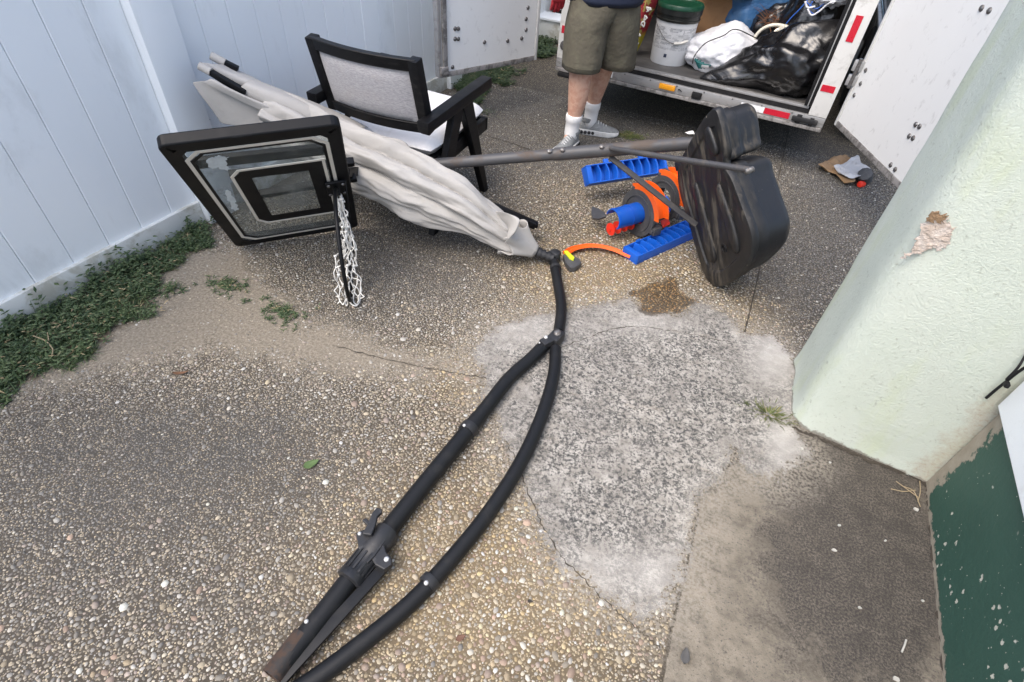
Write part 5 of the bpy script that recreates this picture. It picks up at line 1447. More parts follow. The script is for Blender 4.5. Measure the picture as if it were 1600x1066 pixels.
msk = math_n(nt_, 'MULTIPLY', msk, ramp(nt_, noise_n(nt_, comb.outputs[0], 26, 2), 0.40, 0.46))
cw = mixc(nt_, noise_n(nt_, pp, 12, 4), (0.62, 0.63, 0.64), (0.72, 0.72, 0.72))
wire(nt_, mixc(nt_, msk, cw, br.outputs[0]), b_.inputs['Base Color']); b_.inputs['Roughness'].default_value = 0.4
bucket = thing('paint_bucket', bk, 'white plastic bucket with black rim and green lid standing in the trailer', 'bucket')
MB().lathe(bk, (0, 0, 1), [(0, 0.10), (0, 0.128), (0.006, 0.131), (0.27, 0.143), (0.27, 0.12)], 40).build('body', BKM, bucket, 40)
BLKR = surf('black_bucket_rim', (0.012, 0.014, 0.013), 0.4, 0.2, 20)
GRNL = surf('green_lid', (0.006, 0.055, 0.027), 0.38, 0.15, 20, (0.05, 0.12, 0.08), 0.3, 30, 0.6)
MB().lathe(bk, (0, 0, 1), [(0.271, 0.13), (0.271, 0.149), (0.285, 0.152), (0.288, 0.147), (0.310, 0.149), (0.313, 0.154), (0.345, 0.154), (0.345, 0.13)], 40).build('rim', BLKR, bucket, 40)
lid = MB().lathe(bk, (0, 0, 1), [(0.346, 0.12), (0.346, 0.156), (0.362, 0.157), (0.372, 0.150), (0.372, 0.135), (0.364, 0.130), (0.366, 0.02)], 40).build('lid', GRNL, bucket, 40)
hd = [bk + np.array([0.146 * math.cos(a) * 1.02, 0.146 * math.sin(a) * 1.02, z]) for a, z in zip(np.radians([196, 215, 240, 262, 285, 305]), (0.262, 0.245, 0.205, 0.165, 0.150, 0.155))]
MB().tube(spline(hd, 5), 0.0025, 6).build('wire_handle', BOLTM, bucket, 180)
MB().tube([hd[-2] * 1.0, hd[-1], bk + np.array([0.15 * math.cos(5.6), 0.15 * math.sin(5.6), 0.17])], 0.008, 10).build('grip', WLINE, bucket, 60)
em = bk + np.array([0.134 * math.cos(math.radians(268)), 0.134 * math.sin(math.radians(268)), 0.065])
MB().box(em - (0, 0.0005, 0), (0.020, 0.004, 0.022), None, 0.002).build('emblem', surf('navy_print', (0.02, 0.03, 0.06), 0.5, 0.1), bucket)
# cardboard box
bxp = onT((1105, 60), 0.62)
cb_ = thing('cardboard_box', (bxp[0], bxp[1], FLOORZ), 'open brown cardboard box behind the white bucket', 'box')
Rb = np.array([[math.cos(.5), -math.sin(.5), 0], [math.sin(.5), math.cos(.5), 0], [0, 0, 1]])
c0 = np.array([bxp[0] - 0.05, bxp[1] + 0.16, 0])
CARDB = surf('brown_carton', (0.27, 0.15, 0.070), 0.85, 0.12, 8, (0.18, 0.10, 0.05), 0.3, 12, 0.55)
MB().box(c0 + (0, 0, FLOORZ + 0.008), (0.36, 0.30, 0.012), Rb).build('bottom', CARDB, cb_)
for dx, dy, sx_, sy_ in ((0.178, 0, 0.006, 0.30), (-0.178, 0, 0.006, 0.30), (0, 0.148, 0.35, 0.006), (0, -0.148, 0.35, 0.006)):
    MB().box(c0 + Rb @ np.array([dx, dy, 0]) + (0, 0, FLOORZ + 0.20), (sx_, sy_, 0.37), Rb).build('side', CARDB, cb_)
MB().bar(c0 + Rb @ np.array([-0.17, -0.21, 0]) + (0, 0, FLOORZ + 0.43), c0 + Rb @ np.array([0.17, -0.21, 0]) + (0, 0, FLOORZ + 0.43), 0.14, 0.005, up=(0.2, -0.3, 0.9)).build('flap', CARDB, cb_)
MB().bar(c0 + Rb @ np.array([0.22, -0.14, 0]) + (0, 0, FLOORZ + 0.41), c0 + Rb @ np.array([0.22, 0.14, 0]) + (0, 0, FLOORZ + 0.41), 0.11, 0.005, up=(0.5, 0.2, 0.9)).build('flap', CARDB, cb_)
# white sack with cord
wb = onT((1122, 84), 0.40)
o = blob('white_sack', (wb[0] + 0.01, wb[1], FLOORZ + 0.105), (0.235, 0.22, 0.135), 3, BAGW, 0.16, 1.8, pulls=[((0.2, 0.1, 1), 0.06, 6), ((0.9, 0, 0.5), 0.04, 5)], wrinkle=0.02, floor=FLOORZ)
tag(o, 'crumpled white sack between the bucket and the black bag in the trailer', 'sack')
cord = [onT((1186, 62), 0.36), onT((1150, 46), 0.30), onT((1130, 56), 0.24), onT((1105, 66), 0.19), onT((1092, 78), 0.17), onT((1084, 90), 0.14), onT((1082, 100), 0.13)]
o = MB().tube(spline(cord, 6), 0.0035, 6).build('dark_cord', RUBBER, None, 180); tag(o, 'thin dark blue cord looped over the white sack', 'cord')
TEAL = surf('teal_strap', (0.010, 0.11, 0.11), 0.6, 0.3, 40)
st = thing('strap_clip', onT((1090, 104), 0.14), 'teal strap bundle with metal clip lying in front of white sack', 'strap')
sc_ = onT((1091, 103), 0.13)
for k in range(5):
    a = k * 0.7; P = [sc_ + np.array([0.035 * math.cos(a + t) + 0.012 * t, 0.03 * math.sin(a + t), 0.012 + 0.006 * k - 0.006 * t]) for t in np.linspace(0, 3.6, 9)]
    MB().tube(P, 0.006, 6).build('strap_loop', TEAL, st, 180)
MB().box(sc_ + (0.05, -0.03, 0.012), (0.05, 0.022, 0.018), None, 0.004).build('clip', ALU, st, 40)
# blue tarp bundle
tb_ = onT((1185, 20), 0.95)
o = blob('blue_tarp_bundle', (tb_[0], tb_[1], FLOORZ + 0.30), (0.36, 0.30, 0.38), 5, TARP, 0.18, 1.6, wrinkle=0.03, wf=5, floor=FLOORZ)
tag(o, 'large blue tarp bundle at the back of the trailer load', 'tarp')
# black bags
g = onT((1228, 112), 0.26)
o = blob('trash_bag', (g[0] + 0.01, g[1] - 0.02, FLOORZ + 0.155), (0.27, 0.20, 0.185), 9, BAGK, 0.20, 1.7, pulls=[((-1, -0.25, -0.42), 0.27, 12), ((0.75, 0.1, 0.9), 0.14, 8), ((0.1, -0.2, 1), 0.05, 10)], wrinkle=0.045, wf=2.2, floor=FLOORZ)
tag(o, 'shiny black trash bag slumped at the rear edge of the trailer', 'trash bag', 'black trash bags in the trailer')
g2 = onT((1275, 30), 0.62)
o = blob('trash_bag', (g2[0] + 0.03, g2[1], FLOORZ + 0.27), (0.24, 0.22, 0.34), 12, BAGK, 0.16, 1.6, pulls=[((0.2, 0, 1), 0.08, 6)], wrinkle=0.035, wf=3, floor=FLOORZ)
tag(o, 'upright black trash bag deeper inside the trailer beside the right wall', 'trash bag', 'black trash bags in the trailer')
g3 = onT((1215, 40), 0.70)
o = blob('trash_bag', (g3[0], g3[1] + 0.05, FLOORZ + 0.2), (0.2, 0.16, 0.22), 15, BAGK, 0.16, 1.6, wrinkle=0.035, wf=3, floor=FLOORZ)
tag(o, 'black trash bag wedged between the blue tarp and the upright bag', 'trash bag', 'black trash bags in the trailer')
# white plastic bag with blue ties, top right
g4 = onT((1290, 4), 0.36)
wbag = thing('knotted_plastic_bag', g4, 'white plastic bag with blue drawstrings on top of the black bags', 'plastic bag')
blob('film', (g4[0] + 0.02, g4[1], g4[2] + 0.04), (0.10, 0.08, 0.06), 21, BAGW, 0.3, 2.5, wrinkle=0.08, sub=4, parent=wbag)
BLUES = surf('blue_string', (0.02, 0.10, 0.42), 0.5, 0.1)
for px in ([(1262, 0), (1250, 14), (1236, 28), (1228, 38)], [(1288, 6), (1275, 14), (1266, 8), (1258, 2)], [(1280, 16), (1272, 22), (1264, 14), (1270, 2)]):
    MB().tube(spline([onT(q, 0.30) for q in px], 5), 0.0035, 6).build('drawstring', BLUES, wbag, 180)
for px in ([(1262, 14), (1268, 24), (1280, 18), (1294, 6), (1306, 2)], [(1258, 2), (1262, 12), (1274, 10)]):
    MB().tube(spline([onT(q, 0.29) for q in px], 5), 0.006, 6).build('bag_fold', BAGW, wbag, 180)
# cream plastic hoop with hinge, resting on the bag
CREAM = surf('cream_plastic', (0.60, 0.57, 0.48), 0.4, 0.08, 20, (0.35, 0.30, 0.22), 0.3, 40, 0.6)
hp = thing('plastic_hoop', onT((1215, 60), 0.42), 'cream plastic hoop with round hinge resting on the black bag', 'hoop')
arc = [onT(q, 0.40) for q in ((1176, 74), (1178, 62), (1186, 50), (1198, 42), (1212, 39), (1226, 41))]
MB().tube(spline(arc, 6), 0.011, 10).build('arc', CREAM, hp, 180)
MB().tube(spline([onT(q, 0.39) for q in ((1226, 41), (1240, 47), (1254, 54), (1266, 57))], 5), [0.012] * 8 + [0.010] * 8, 10).build('arm', CREAM, hp, 180)
MB().lathe(onT((1217, 54), 0.385), (-0.1, -0.85, 0.5), [(-0.01, 0.02), (-0.01, 0.038), (0.012, 0.038), (0.012, 0.026), (0.004, 0.024), (0.004, 0.01)], 22).build('hinge_disc', CREAM, hp, 40)
MB().plate([onT(q, 0.382) for q in ((1220, 38), (1234, 44), (1232, 62), (1222, 62), (1206, 64), (1214, 52))], (-0.1, -0.85, 0.5), 0.02).build('hinge_block', CREAM, hp, 0, bevel=0.004)
# dry twigs showing over the tarp
TWIG = surf('dry_twigs', (0.16, 0.07, 0.035), 0.9, 0.4, 60)
tw_ = thing('twig_bunch', onT((1205, 32), 0.58), 'small bunch of reddish dry twigs in front of the blue tarp', 'twigs')
r_ = random.Random(6); c = onT((1205, 34), 0.58); mbt = MB()
for k in range(60):
    a = r_.uniform(0, 6.28); L = r_.uniform(0.03, 0.11); d = np.array([math.cos(a), -0.4 * abs(math.sin(a)), 0.6 * math.sin(a) + 0.3])
    s = c + np.array([r_.uniform(-.05, .05), r_.uniform(-.03, .03), r_.uniform(-.03, .03)])
    mbt.tube([s, s + d * L * .5 + (0, 0, .006), s + d * L], [0.0022, 0.0016, 0.0006], 4)
mbt.build('sprigs', TWIG, tw_, 0)
# red cloth with cords beside the person
REDC, nt_, b_ = new_mat('red_patterned_cloth')
pp = pos(nt_); sx_n = N(nt_, 'ShaderNodeSeparateXYZ'); wire(nt_, pp, sx_n.inputs[0])
c_ = mixc(nt_, noise_n(nt_, pp, 40, 4), (0.24, 0.012, 0.022), (0.36, 0.03, 0.04))
c_ = mixc(nt_, ramp(nt_, noise_n(nt_, pp, 24, 3), 0.56, 0.62), c_, (0.46, 0.36, 0.10))
c_ = mixc(nt_, ramp(nt_, sx_n.outputs[2], 0.60, 0.54), c_, (0.50, 0.42, 0.03))
wire(nt_, c_, b_.inputs['Base Color']); b_.inputs['Roughness'].default_value = 0.9
cloth = thing('red_blanket', onT((990, 88), 0.30), 'red and yellow patterned cloth with knotted white cords hanging beside the bucket', 'cloth')
rws = [[onT(q, d) for q, d in zip(px, (0.30, 0.26, 0.30, 0.36))] for px in ([(1000, -40), (1012, -38), (1024, -36), (1036, -34)], [(996, -5), (1008, -4), (1020, -2), (1030, 0)], [(992, 20), (1003, 21), (1012, 23), (1020, 26)], [(988, 45), (996, 47), (1004, 50), (1010, 52)], [(984, 70), (989, 71), (995, 73), (1000, 74)], [(979, 88), (983, 89), (987, 90), (991, 90)])]
rws = [spline(r, 4) for r in rws]; nP = len(rws[0]); V = [p for r in rws for p in r]; F = [(a * nP + b, a * nP + b + 1, a * nP + nP + b + 1, a * nP + nP + b) for a in range(len(rws) - 1) for b in range(nP - 1)]
co = MB().add(V, F).build('fabric', REDC, cloth, 180)
md = co.modifiers.new('thick', 'SOLIDIFY'); md.thickness = 0.012
md = co.modifiers.new('sub', 'SUBSURF'); md.levels = md.render_levels = 2
for k in range(5):
    r_ = random.Random(k + 40); y_ = 14 + k * 13
    MB().tube(spline([onT((1014 - k * 5 + r_.uniform(-4, 4), y_ + r_.uniform(-6, 6)), 0.24) + np.array([0, 0, 0]) for _ in range(6)], 5), 0.005, 6).build('knotted_cord', NETM, cloth, 180)

# ------------------------------------------------------------------ person standing at the trailer
SKIN = surf('skin', (0.54, 0.335, 0.245), 0.5, 0.10, 14, (0.42, 0.20, 0.14), 0.55, 26, 0.50, bumpd=0.003, bscale=90, grain=0.10)
per = thing('person', (-1.14, 3.62, 0), 'person in olive shorts, navy shirt, white socks and grey sneakers at trailer', 'person')
sk = {  # joint: (position, radius x, radius y)
 'pelvis': ((-1.12, 3.64, 0.95), .15, .13), 'belly': ((-1.12, 3.645, 1.08), .16, .13), 'chest': ((-1.12, 3.65, 1.27), .17, .13), 'neckb': ((-1.12, 3.65, 1.43), .08, .075),
 'neck': ((-1.11, 3.635, 1.50), .058, .058), 'head': ((-1.10, 3.615, 1.60), .078, .088), 'crown': ((-1.095, 3.61, 1.70), .07, .08),
 'hipR': ((-1.195, 3.575, 0.90), .10, .10), 'kneeR': ((-1.172, 3.495, 0.52), .074, .074), 'calfR': ((-1.166, 3.520, 0.385), .080, .078), 'shinR': ((-1.176, 3.515, 0.22), .050, .050), 'ankR': ((-1.182, 3.515, 0.10), .037, .037), 'footR': ((-1.19, 3.45, 0.05), .035, .03),
 'hipL': ((-1.06, 3.70, 0.90), .10, .10), 'kneeL': ((-1.095, 3.765, 0.51), .072, .072), 'calfL': ((-1.130, 3.80, 0.38), .074, .072), 'shinL': ((-1.150, 3.815, 0.22), .049, .049), 'ankL': ((-1.155, 3.82, 0.09), .037, .037), 'footL': ((-1.08, 3.845, 0.05), .035, .03),
 'shR': ((-1.29, 3.54, 1.40), .062, .062), 'elR': ((-1.37, 3.54, 1.14), .044, .044), 'wrR': ((-1.345, 3.45, 0.97), .030, .028), 
 'shL': ((-0.95, 3.76, 1.40), .062, .062), 'elL': ((-0.83, 3.80, 1.17), .044, .044), 'wrL': ((-0.72, 3.72, 1.05), .030, .028)}
ed = [('pelvis', 'belly'), ('belly', 'chest'), ('chest', 'neckb'), ('neckb', 'neck'), ('neck', 'head'), ('head', 'crown'), ('pelvis', 'hipR'), ('hipR', 'kneeR'), ('kneeR', 'calfR'), ('calfR', 'shinR'), ('shinR', 'ankR'), ('ankR', 'footR'),
      ('pelvis', 'hipL'), ('hipL', 'kneeL'), ('kneeL', 'calfL'), ('calfL', 'shinL'), ('shinL', 'ankL'), ('ankL', 'footL'), ('chest', 'shR'), ('shR', 'elR'), ('elR', 'wrR'), ('chest', 'shL'), ('shL', 'elL'), ('elL', 'wrL')]
keys = list(sk)
po = np.array(per['_o'])
me = bpy.data.meshes.new('body')
me.from_pydata([tuple(np.array(sk[k][0]) - po) for k in keys], [(keys.index(a), keys.index(b)) for a, b in ed], [])
body = bpy.data.objects.new('body', me); COL.objects.link(body); body.parent = per
me.materials.append(SKIN)
body.modifiers.new('skin', 'SKIN').use_smooth_shade = True
if not me.skin_vertices:
    bpy.context.view_layer.objects.active = body
    with bpy.context.temp_override(object=body, active_object=body):
        bpy.ops.mesh.customdata_skin_add()
for k, sv in zip(keys, me.skin_vertices[0].data):
    sv.radius = sk[k][1:]; sv.use_root = (k == 'pelvis')
md = body.modifiers.new('sub', 'SUBSURF'); md.levels = md.render_levels = 2
def ell(c, rx, ry, rot, n=40, fold=0.0, fk=7, ph=0.0):
    out = []
    for k in range(n):
        a = 2 * math.pi * k / n; f_ = 1 + fold * math.sin(fk * a + ph) + fold * 0.6 * math.sin((fk + 4) * a + 2 * ph)
        x, y = rx * f_ * math.cos(a), ry * f_ * math.sin(a)
        out.append(np.array([c[0] + x * math.cos(rot) - y * math.sin(rot), c[1] + x * math.sin(rot) + y * math.cos(rot), c[2]]))
    return out
OLIVE = surf('olive_cotton', (0.078, 0.070, 0.050), 0.92, 0.16, 9, (0.12, 0.115, 0.08), 0.4, 10, 0.52, bumpd=0.03, bscale=9, bstr=0.6)
NAVY = surf('navy_cotton', (0.012, 0.018, 0.040), 0.9, 0.2, 10, bumpd=0.006, bscale=40)
shm = MB()
for hemc, kn, rr, ph in (((-1.168, 3.505, 0.522), (-1.185, 3.55, 0.72), (0.122, 0.132), 0.4), ((-1.010, 3.735, 0.505), (-1.035, 3.70, 0.72), (0.120, 0.124), 1.7)):
    rgs = []
    for t in np.linspace(0, 1, 14):
        if t < 0.5:
            k = t / 0.5; c = np.array(hemc) * (1 - k) + np.array(kn) * k; rx, ry = rr[0] * (1 - k) + 0.135 * k, rr[1] * (1 - k) + 0.145 * k
        else:
            k = (t - 0.5) / 0.5; k2 = k * k * (3 - 2 * k); c = np.array(kn) * (1 - k2) + np.array((-1.12, 3.64, 0.96)) * k2; c[2] = kn[2] + (0.96 - kn[2]) * k
            rx, ry = 0.135 * (1 - k2) + 0.205 * k2, 0.145 * (1 - k2) + 0.165 * k2
        rgs.append(ell(c, rx, ry, 0.55, 44, 0.020 * (1 - 0.4 * t), 5, ph + 2.2 * t))
    inner = [[p * 1.0 + (np.array([*(np.mean(rgs[0], 0)[:2]), p[2]]) - p) * 0.05 + np.array([0, 0, dz]) for p in rgs[0]] for dz in (0.06, 0.0)]
    shm.loft(inner + rgs, cap=False)
shorts = shm.build('shorts', OLIVE, per, 180)
STITCH = surf('olive_stitch', (0.050, 0.046, 0.032), 0.9, 0.1)
for hemc, rr, ph in (((-1.168, 3.505, 0.548), (0.122, 0.132), 0.4), ((-1.010, 3.735, 0.531), (0.120, 0.124), 1.7)):
    MB().tube(ell(hemc, rr[0] * 1.012, rr[1] * 1.012, 0.55, 44, 0.0195, 5, ph + 0.16) + [ell(hemc, rr[0] * 1.012, rr[1] * 1.012, 0.55, 44, 0.0195, 5, ph + 0.16)[0]], 0.0016, 5, False).build('hem_seam', STITCH, shorts, 180)
rgs = [ell((-1.12, 3.645, z), rx, ry, 0.55, 44, 0.02, 6, z * 9) for z, rx, ry in ((0.900, .200, .165), (0.872, .222, .182), (0.90, .226, .186), (1.0, .220, .180), (1.15, .215, .165), (1.30, .225, .150), (1.40, .205, .125), (1.46, .11, .09), (1.475, .075, .075))]
shirt = MB().loft(rgs, cap=False)
for a, b, c in ((sk['shR'][0], sk['elR'][0], 0), (sk['shL'][0], sk['elL'][0], 1)):
    a, b = np.array(a), np.array(b); shirt.tube([a + (np.array((-1.12, 3.65, 1.38)) - a) * 0.4, a, a + (b - a) * 0.45, a + (b - a) * 0.85], [0.085, 0.088, 0.078, 0.070], 20, False)
shirt.build('shirt', NAVY, per, 180)
SOCK = surf('white_sock', (0.70, 0.70, 0.70), 0.9, 0.05, 20, (0.45, 0.43, 0.40), 0.3, 30, 0.6, bumpd=0.003, bscale=220)
for s in ('R', 'L'):
    a, b = np.array(sk['ank' + s][0]), np.array(sk['shin' + s][0])
    tp = b + (0, 0, 0.008); d = tp - a
    so = MB().tube([a + (0, 0, -0.04), a, a + d * 0.3, a + d * 0.62, a + d * 0.66, a + d * 0.95, tp], [0.042, 0.048, 0.048, 0.050, 0.054, 0.056, 0.053], 24).build('sock', SOCK, per, 180)
SHOE = surf('grey_knit', (0.17, 0.18, 0.185), 0.8, 0.25, 40, (0.30, 0.31, 0.31), 0.5, 60, 0.55, bumpd=0.002, bscale=400)
SOLE = surf('pale_sole', (0.52, 0.53, 0.53), 0.6, 0.08, 20, (0.28, 0.26, 0.24), 0.4, 30, 0.58)
def shoe(heel, toe):
    heel, toe = np.array([*heel, 0.0]), np.array([*toe, 0.0]); x = unit(toe - heel); y = np.array([-x[1], x[0], 0]); L = np.linalg.norm(toe - heel); zz = np.array([0, 0, 1.0])
    sec = [(0.0, .020, .030, .075), (0.04, .034, .032, .098), (0.12, .040, .033, .105), (0.25, .042, .033, .112), (0.36, .043, .032, .108), (0.48, .046, .031, .092), (0.62, .050, .030, .074), (0.78, .051, .028, .062), (0.90, .043, .026, .052), (0.97, .027, .024, .042), (1.0, .012, .024, .032)]
    rg = []; rs = []
    for t, wd, z0, z1 in sec:
        c = heel + x * L * t; n = 18; r = []
        for k in range(n):
            a = math.pi * k / (n - 1); r.append(c + y * wd * math.cos(a) * (1 - 0.18 * math.sin(a)) + zz * (z0 + (z1 - z0) * math.sin(a) ** 0.8))
        rg.append(r)
        w2 = wd + 0.005; lift = 0.012 * max(0, (t - 0.75) / 0.25) ** 2 + 0.006 * max(0, (0.1 - t) / 0.1)
        rs.append([c + y * w2 * 0.94 + zz * (0.003 + lift), c + y * w2 + zz * 0.014, c + y * w2 + zz * (z0 + 0.006), c + y * wd * 0.9 + zz * (z0 + 0.010), c - y * wd * 0.9 + zz * (z0 + 0.010), c - y * w2 + zz * (z0 + 0.006), c - y * w2 + zz * 0.014, c - y * w2 * 0.94 + zz * (0.003 + lift)])
    sh = thing('shoe', (0, 0, 0), None, None); sh.parent = per; sh['_o'] = list(per['_o'])
    MB().loft(rg).build('upper', SHOE, sh, 180)
    MB().loft(rs).build('sole', SOLE, sh, 60)
    for k in range(5):
        t = 0.40 + 0.065 * k; c = heel + x * L * t; h = np.interp(t, [q[0] for q in sec], [q[3] for q in sec])
        MB().tube(spline([c - y * 0.022 + zz * (h - 0.012), c + zz * (h + 0.003), c + y * 0.022 + zz * (h - 0.012)], 4), 0.0035, 6).build('lace', SOLE, sh, 180)
    for k in range(4):
        for s in (-1, 1):
            c = heel + x * L * (0.08 + 0.095 * k) + y * s * 0.0455 + zz * 0.022
            MB().lathe(c - y * s * 0.004, y * s, [(0, 0.0125), (0.0065, 0.0125), (0.0075, 0.010)], 12).build('air_window', COLLAR, sh, 60)
    MB().lathe(heel + x * L * 0.2 + zz * 0.09, zz, [(0, 0.047), (0.022, 0.051), (0.030, 0.050), (0.032, 0.043), (0.0, 0.042)], 22, False).build('collar', SHOE, sh, 60)
shoe((-1.170, 3.585), (-1.196, 3.290))
shoe((-1.225, 3.795), (-0.945, 3.885))
GLOVE = surf('red_glove', (0.33, 0.014, 0.022), 0.8, 0.2, 40, (0.08, 0.01, 0.01), 0.4, 40, 0.55)
def hand(wr, d, side, mat):
    wr = np.array(wr); d = unit(d); s = unit(np.cross(d, (0, 0, 1)) if abs(d[2]) < 0.9 else np.array([0.8, 0.5, 0])); n = np.cross(s, d)
    hm = MB().tube([wr - d * 0.05, wr, wr + d * 0.03, wr + d * 0.08, wr + d * 0.10], [0.036, 0.036, 0.040, 0.043, 0.036], 14)
    for k, (o_, L) in enumerate(((-.030, .066), (-.010, .076), (.010, .072), (.029, .055))):
        b0_ = wr + d * 0.085 + s * o_
        hm.tube(spline([b0_, b0_ + d * L * .5 + n * 0.012, b0_ + d * L * .8 + n * 0.034, b0_ + d * L * .85 + n * 0.052], 3), [0.0115] * 6 + [0.010] * 3 + [0.007], 10)
    t0 = wr + d * 0.03 + s * side * 0.035
    hm.tube(spline([t0, t0 + d * 0.03 + s * side * 0.022 + n * 0.012, t0 + d * 0.055 + s * side * 0.02 + n * 0.028], 3), [0.014] * 5 + [0.012, 0.009], 10)
    hm.build('glove', mat, per, 180)
hand(sk['wrR'][0], (0.05, -0.15, -0.98), 1, GLOVE); hand(sk['wrL'][0], (0.6, -0.3, -0.5), -1, GLOVE)
# head details
hc = np.array((-1.098, 3.612, 1.635)); hf = unit((0.55, -0.82, -0.15)); hr = unit(np.cross(hf, (0, 0, 1)))
HAIR = surf('brown_hair', (0.05, 0.032, 0.02), 0.7, 0.3, 60, bumpd=0.01, bscale=120)
blob('hair', hc + np.array([0, 0, 0.055]) - hf * 0.02, (0.092, 0.10, 0.075), 31, HAIR, 0.10, 3, sub=4, parent=per)
MB().tube([hc + hf * 0.075 + (0, 0, 0.02), hc + hf * 0.105 - (0, 0, 0.012), hc + hf * 0.085 - (0, 0, 0.02)], [0.010, 0.015, 0.010], 10).build('nose', SKIN, per, 180)
EYE_M = surf('eye', (0.05, 0.035, 0.03), 0.2, 0.1); LIP = surf('lip', (0.36, 0.13, 0.11), 0.5, 0.1)
for s in (-1, 1):
    MB().lathe(hc + hf * 0.080 + hr * s * 0.032 + np.array([0, 0, 0.014]), hf, [(0, 0.011), (0.006, 0.008), (0.008, 0.002)], 12).build('eye', EYE_M, per, 60)
    MB().lathe(hc + hr * s * 0.082 - (0, 0, 0.008), hr * s, [(-0.01, 0.024), (0.004, 0.028), (0.012, 0.018), (0.006, 0.008)], 14).build('ear', SKIN, per, 60)
MB().bar(hc + hf * 0.083 - hr * 0.022 - (0, 0, 0.052), hc + hf * 0.083 + hr * 0.022 - (0, 0, 0.052), 0.012, 0.010, bev=0.004).build('mouth', LIP, per, 60)
# ------------------------------------------------------------------ weeds, leaves and chips on the ground
def leaf_mat(name, a, b, dry):
    m, nt, bs = new_mat(name)
    at = attr(nt, 'Col')
    n = noise_n(nt, pos(nt), 90, 2)
    c = mixc(nt, at.outputs['Fac'], a, b)
    c = mixc(nt, ramp(nt, at.outputs['Fac'], 0.93, 0.97), c, dry)
    c = mixc(nt, 1.0, c, mixc(nt, n, (0.75,) * 3, (1.2,) * 3), 'MULTIPLY')
    wire(nt, c, bs.inputs['Base Color']); bs.inputs['Roughness'].default_value = 0.55
    bs.inputs['Subsurface Weight'].default_value = 0.0
    tr = N(nt, 'ShaderNodeBsdfTranslucent'); wire(nt, c, tr.inputs[0]); mx = N(nt, 'ShaderNodeMixShader'); mx.inputs[0].default_value = 0.25
    wire(nt, bs.outputs[0], mx.inputs[1]); wire(nt, tr.outputs[0], mx.inputs[2]); wire(nt, mx.outputs[0], nt.nodes['Material Output'].inputs[0])
    return m
LEAF = leaf_mat('weed_leaf', (0.036, 0.070, 0.026), (0.120, 0.170, 0.070), (0.34, 0.27, 0.15))
LEAFY = leaf_mat('yellow_grass', (0.070, 0.095, 0.022), (0.17, 0.19, 0.06), (0.30, 0.24, 0.12))
class Leaves:
    def __init__(self, seed): self.v, self.f, self.c, self.r = [], [], [], random.Random(seed)
    def leaf(self, p, d, L, W, tint, up=(0, 0, 1)):
        d = unit(d); s = np.cross(d, up); s = s / (np.linalg.norm(s) + 1e-9); n = np.cross(s, d); k = len(self.v)
        bend = -0.25 * L
        self.v += [tuple(p), tuple(p + d * L * .4 + s * W / 2 - n * W * .15), tuple(p + d * L * .42 + n * W * .2), tuple(p + d * L * .4 - s * W / 2 - n * W * .15), tuple(p + d * L + np.array([0, 0, bend * 0.6]))]
        self.f += [(k, k + 1, k + 2), (k, k + 2, k + 3), (k + 2, k + 1, k + 4), (k + 2, k + 4, k + 3)]
        self.c += [tint] * 5
    def blade(self, p, d, L, W, tint):
        d = unit(d); s = unit(np.cross(d, (0, 0, 1)) + 1e-6); k = len(self.v)
        q = p + d * L * .55; e = p + d * L + np.array([0, 0, -0.35 * L * (1 - d[2] * .5)])
        self.v += [tuple(p - s * W / 2), tuple(p + s * W / 2), tuple(q + s * W * .4), tuple(q - s * W * .4), tuple(e)]
        self.f += [(k, k + 1, k + 2, k + 3), (k + 3, k + 2, k + 4)]; self.c += [tint] * 5
    def sprig(self, p, h, n, tint, L=0.024, W=0.008, lean=None):
        r = self.r; a0 = r.uniform(0, 6.28); ln = np.array([math.cos(a0), math.sin(a0), 0]) * r.uniform(0.2, 1.0) * h if lean is None else lean
        for i in range(n):
            t = (i + 1) / n; q = p + ln * t + np.array([0, 0, h * t]); a = a0 + i * 2.4
            self.leaf(q, (math.cos(a), math.sin(a), r.uniform(-.1, .7)), L * r.uniform(.6, 1.3), W * r.uniform(.7, 1.3), min(1, max(0, tint + r.uniform(-.25, .25))))
        top = p + ln + np.array([0, 0, h])
        self.blade(p, top - p, float(np.linalg.norm(top - p)) + .004, 0.0025, 0.5)
    def build(self, name, mat, parent=None, org=(0, 0, 0)):
        o = MB(); o.v, o.f = self.v, self.f
        if parent is not None: org = np.array(parent['_o'])
        me = bpy.data.meshes.new(name); me.from_pydata([tuple(np.array(p) - np.array(org)) for p in self.v], [], self.f)
        ca = me.attributes.new('Col', 'FLOAT', 'POINT'); ca.data.foreach_set('value', np.array(self.c, np.float32))
        me.materials.append(mat); ob = bpy.data.objects.new(name, me); COL.objects.link(ob)
        if parent is not None: ob.parent = parent
        else: ob.location = org
        return ob
def in_poly(poly, n, r):
    lo, hi = poly.min(0), poly.max(0); out = []
    while len(out) < n:
        c = np.array([[r.uniform(lo[0], hi[0]), r.uniform(lo[1], hi[1])] for _ in range(200)]); d = sdf(poly, c[:, 0], c[:, 1])
        for q, dd in zip(c, d):
            k = dd + 0.16 * fbm((q[0], q[1], 0), 6, 5) + 0.0
            if k > 0 and r.random() < min(1, 0.25 + k / 0.09): out.append((q, k))
    return out[:n]
W = Leaves(1)
for q, k in in_poly(BED, 2300, W.r):
    p = np.array([q[0], q[1], 0.0]); dry = 0.95 if W.r.random() < 0.05 else W.r.random() * 0.9
    if W.r.random() < 0.5:
        W.sprig(p, W.r.uniform(0.006, 0.04) * (1 + 4 * min(k, .15)), W.r.randint(4, 7), dry, 0.026, 0.0085)
    else:
        for _ in range(6):
            a = W.r.uniform(0, 6.28); W.blade(p, (math.cos(a), math.sin(a), W.r.uniform(.25, 1.0)), W.r.uniform(.025, .07), 0.0032, dry)
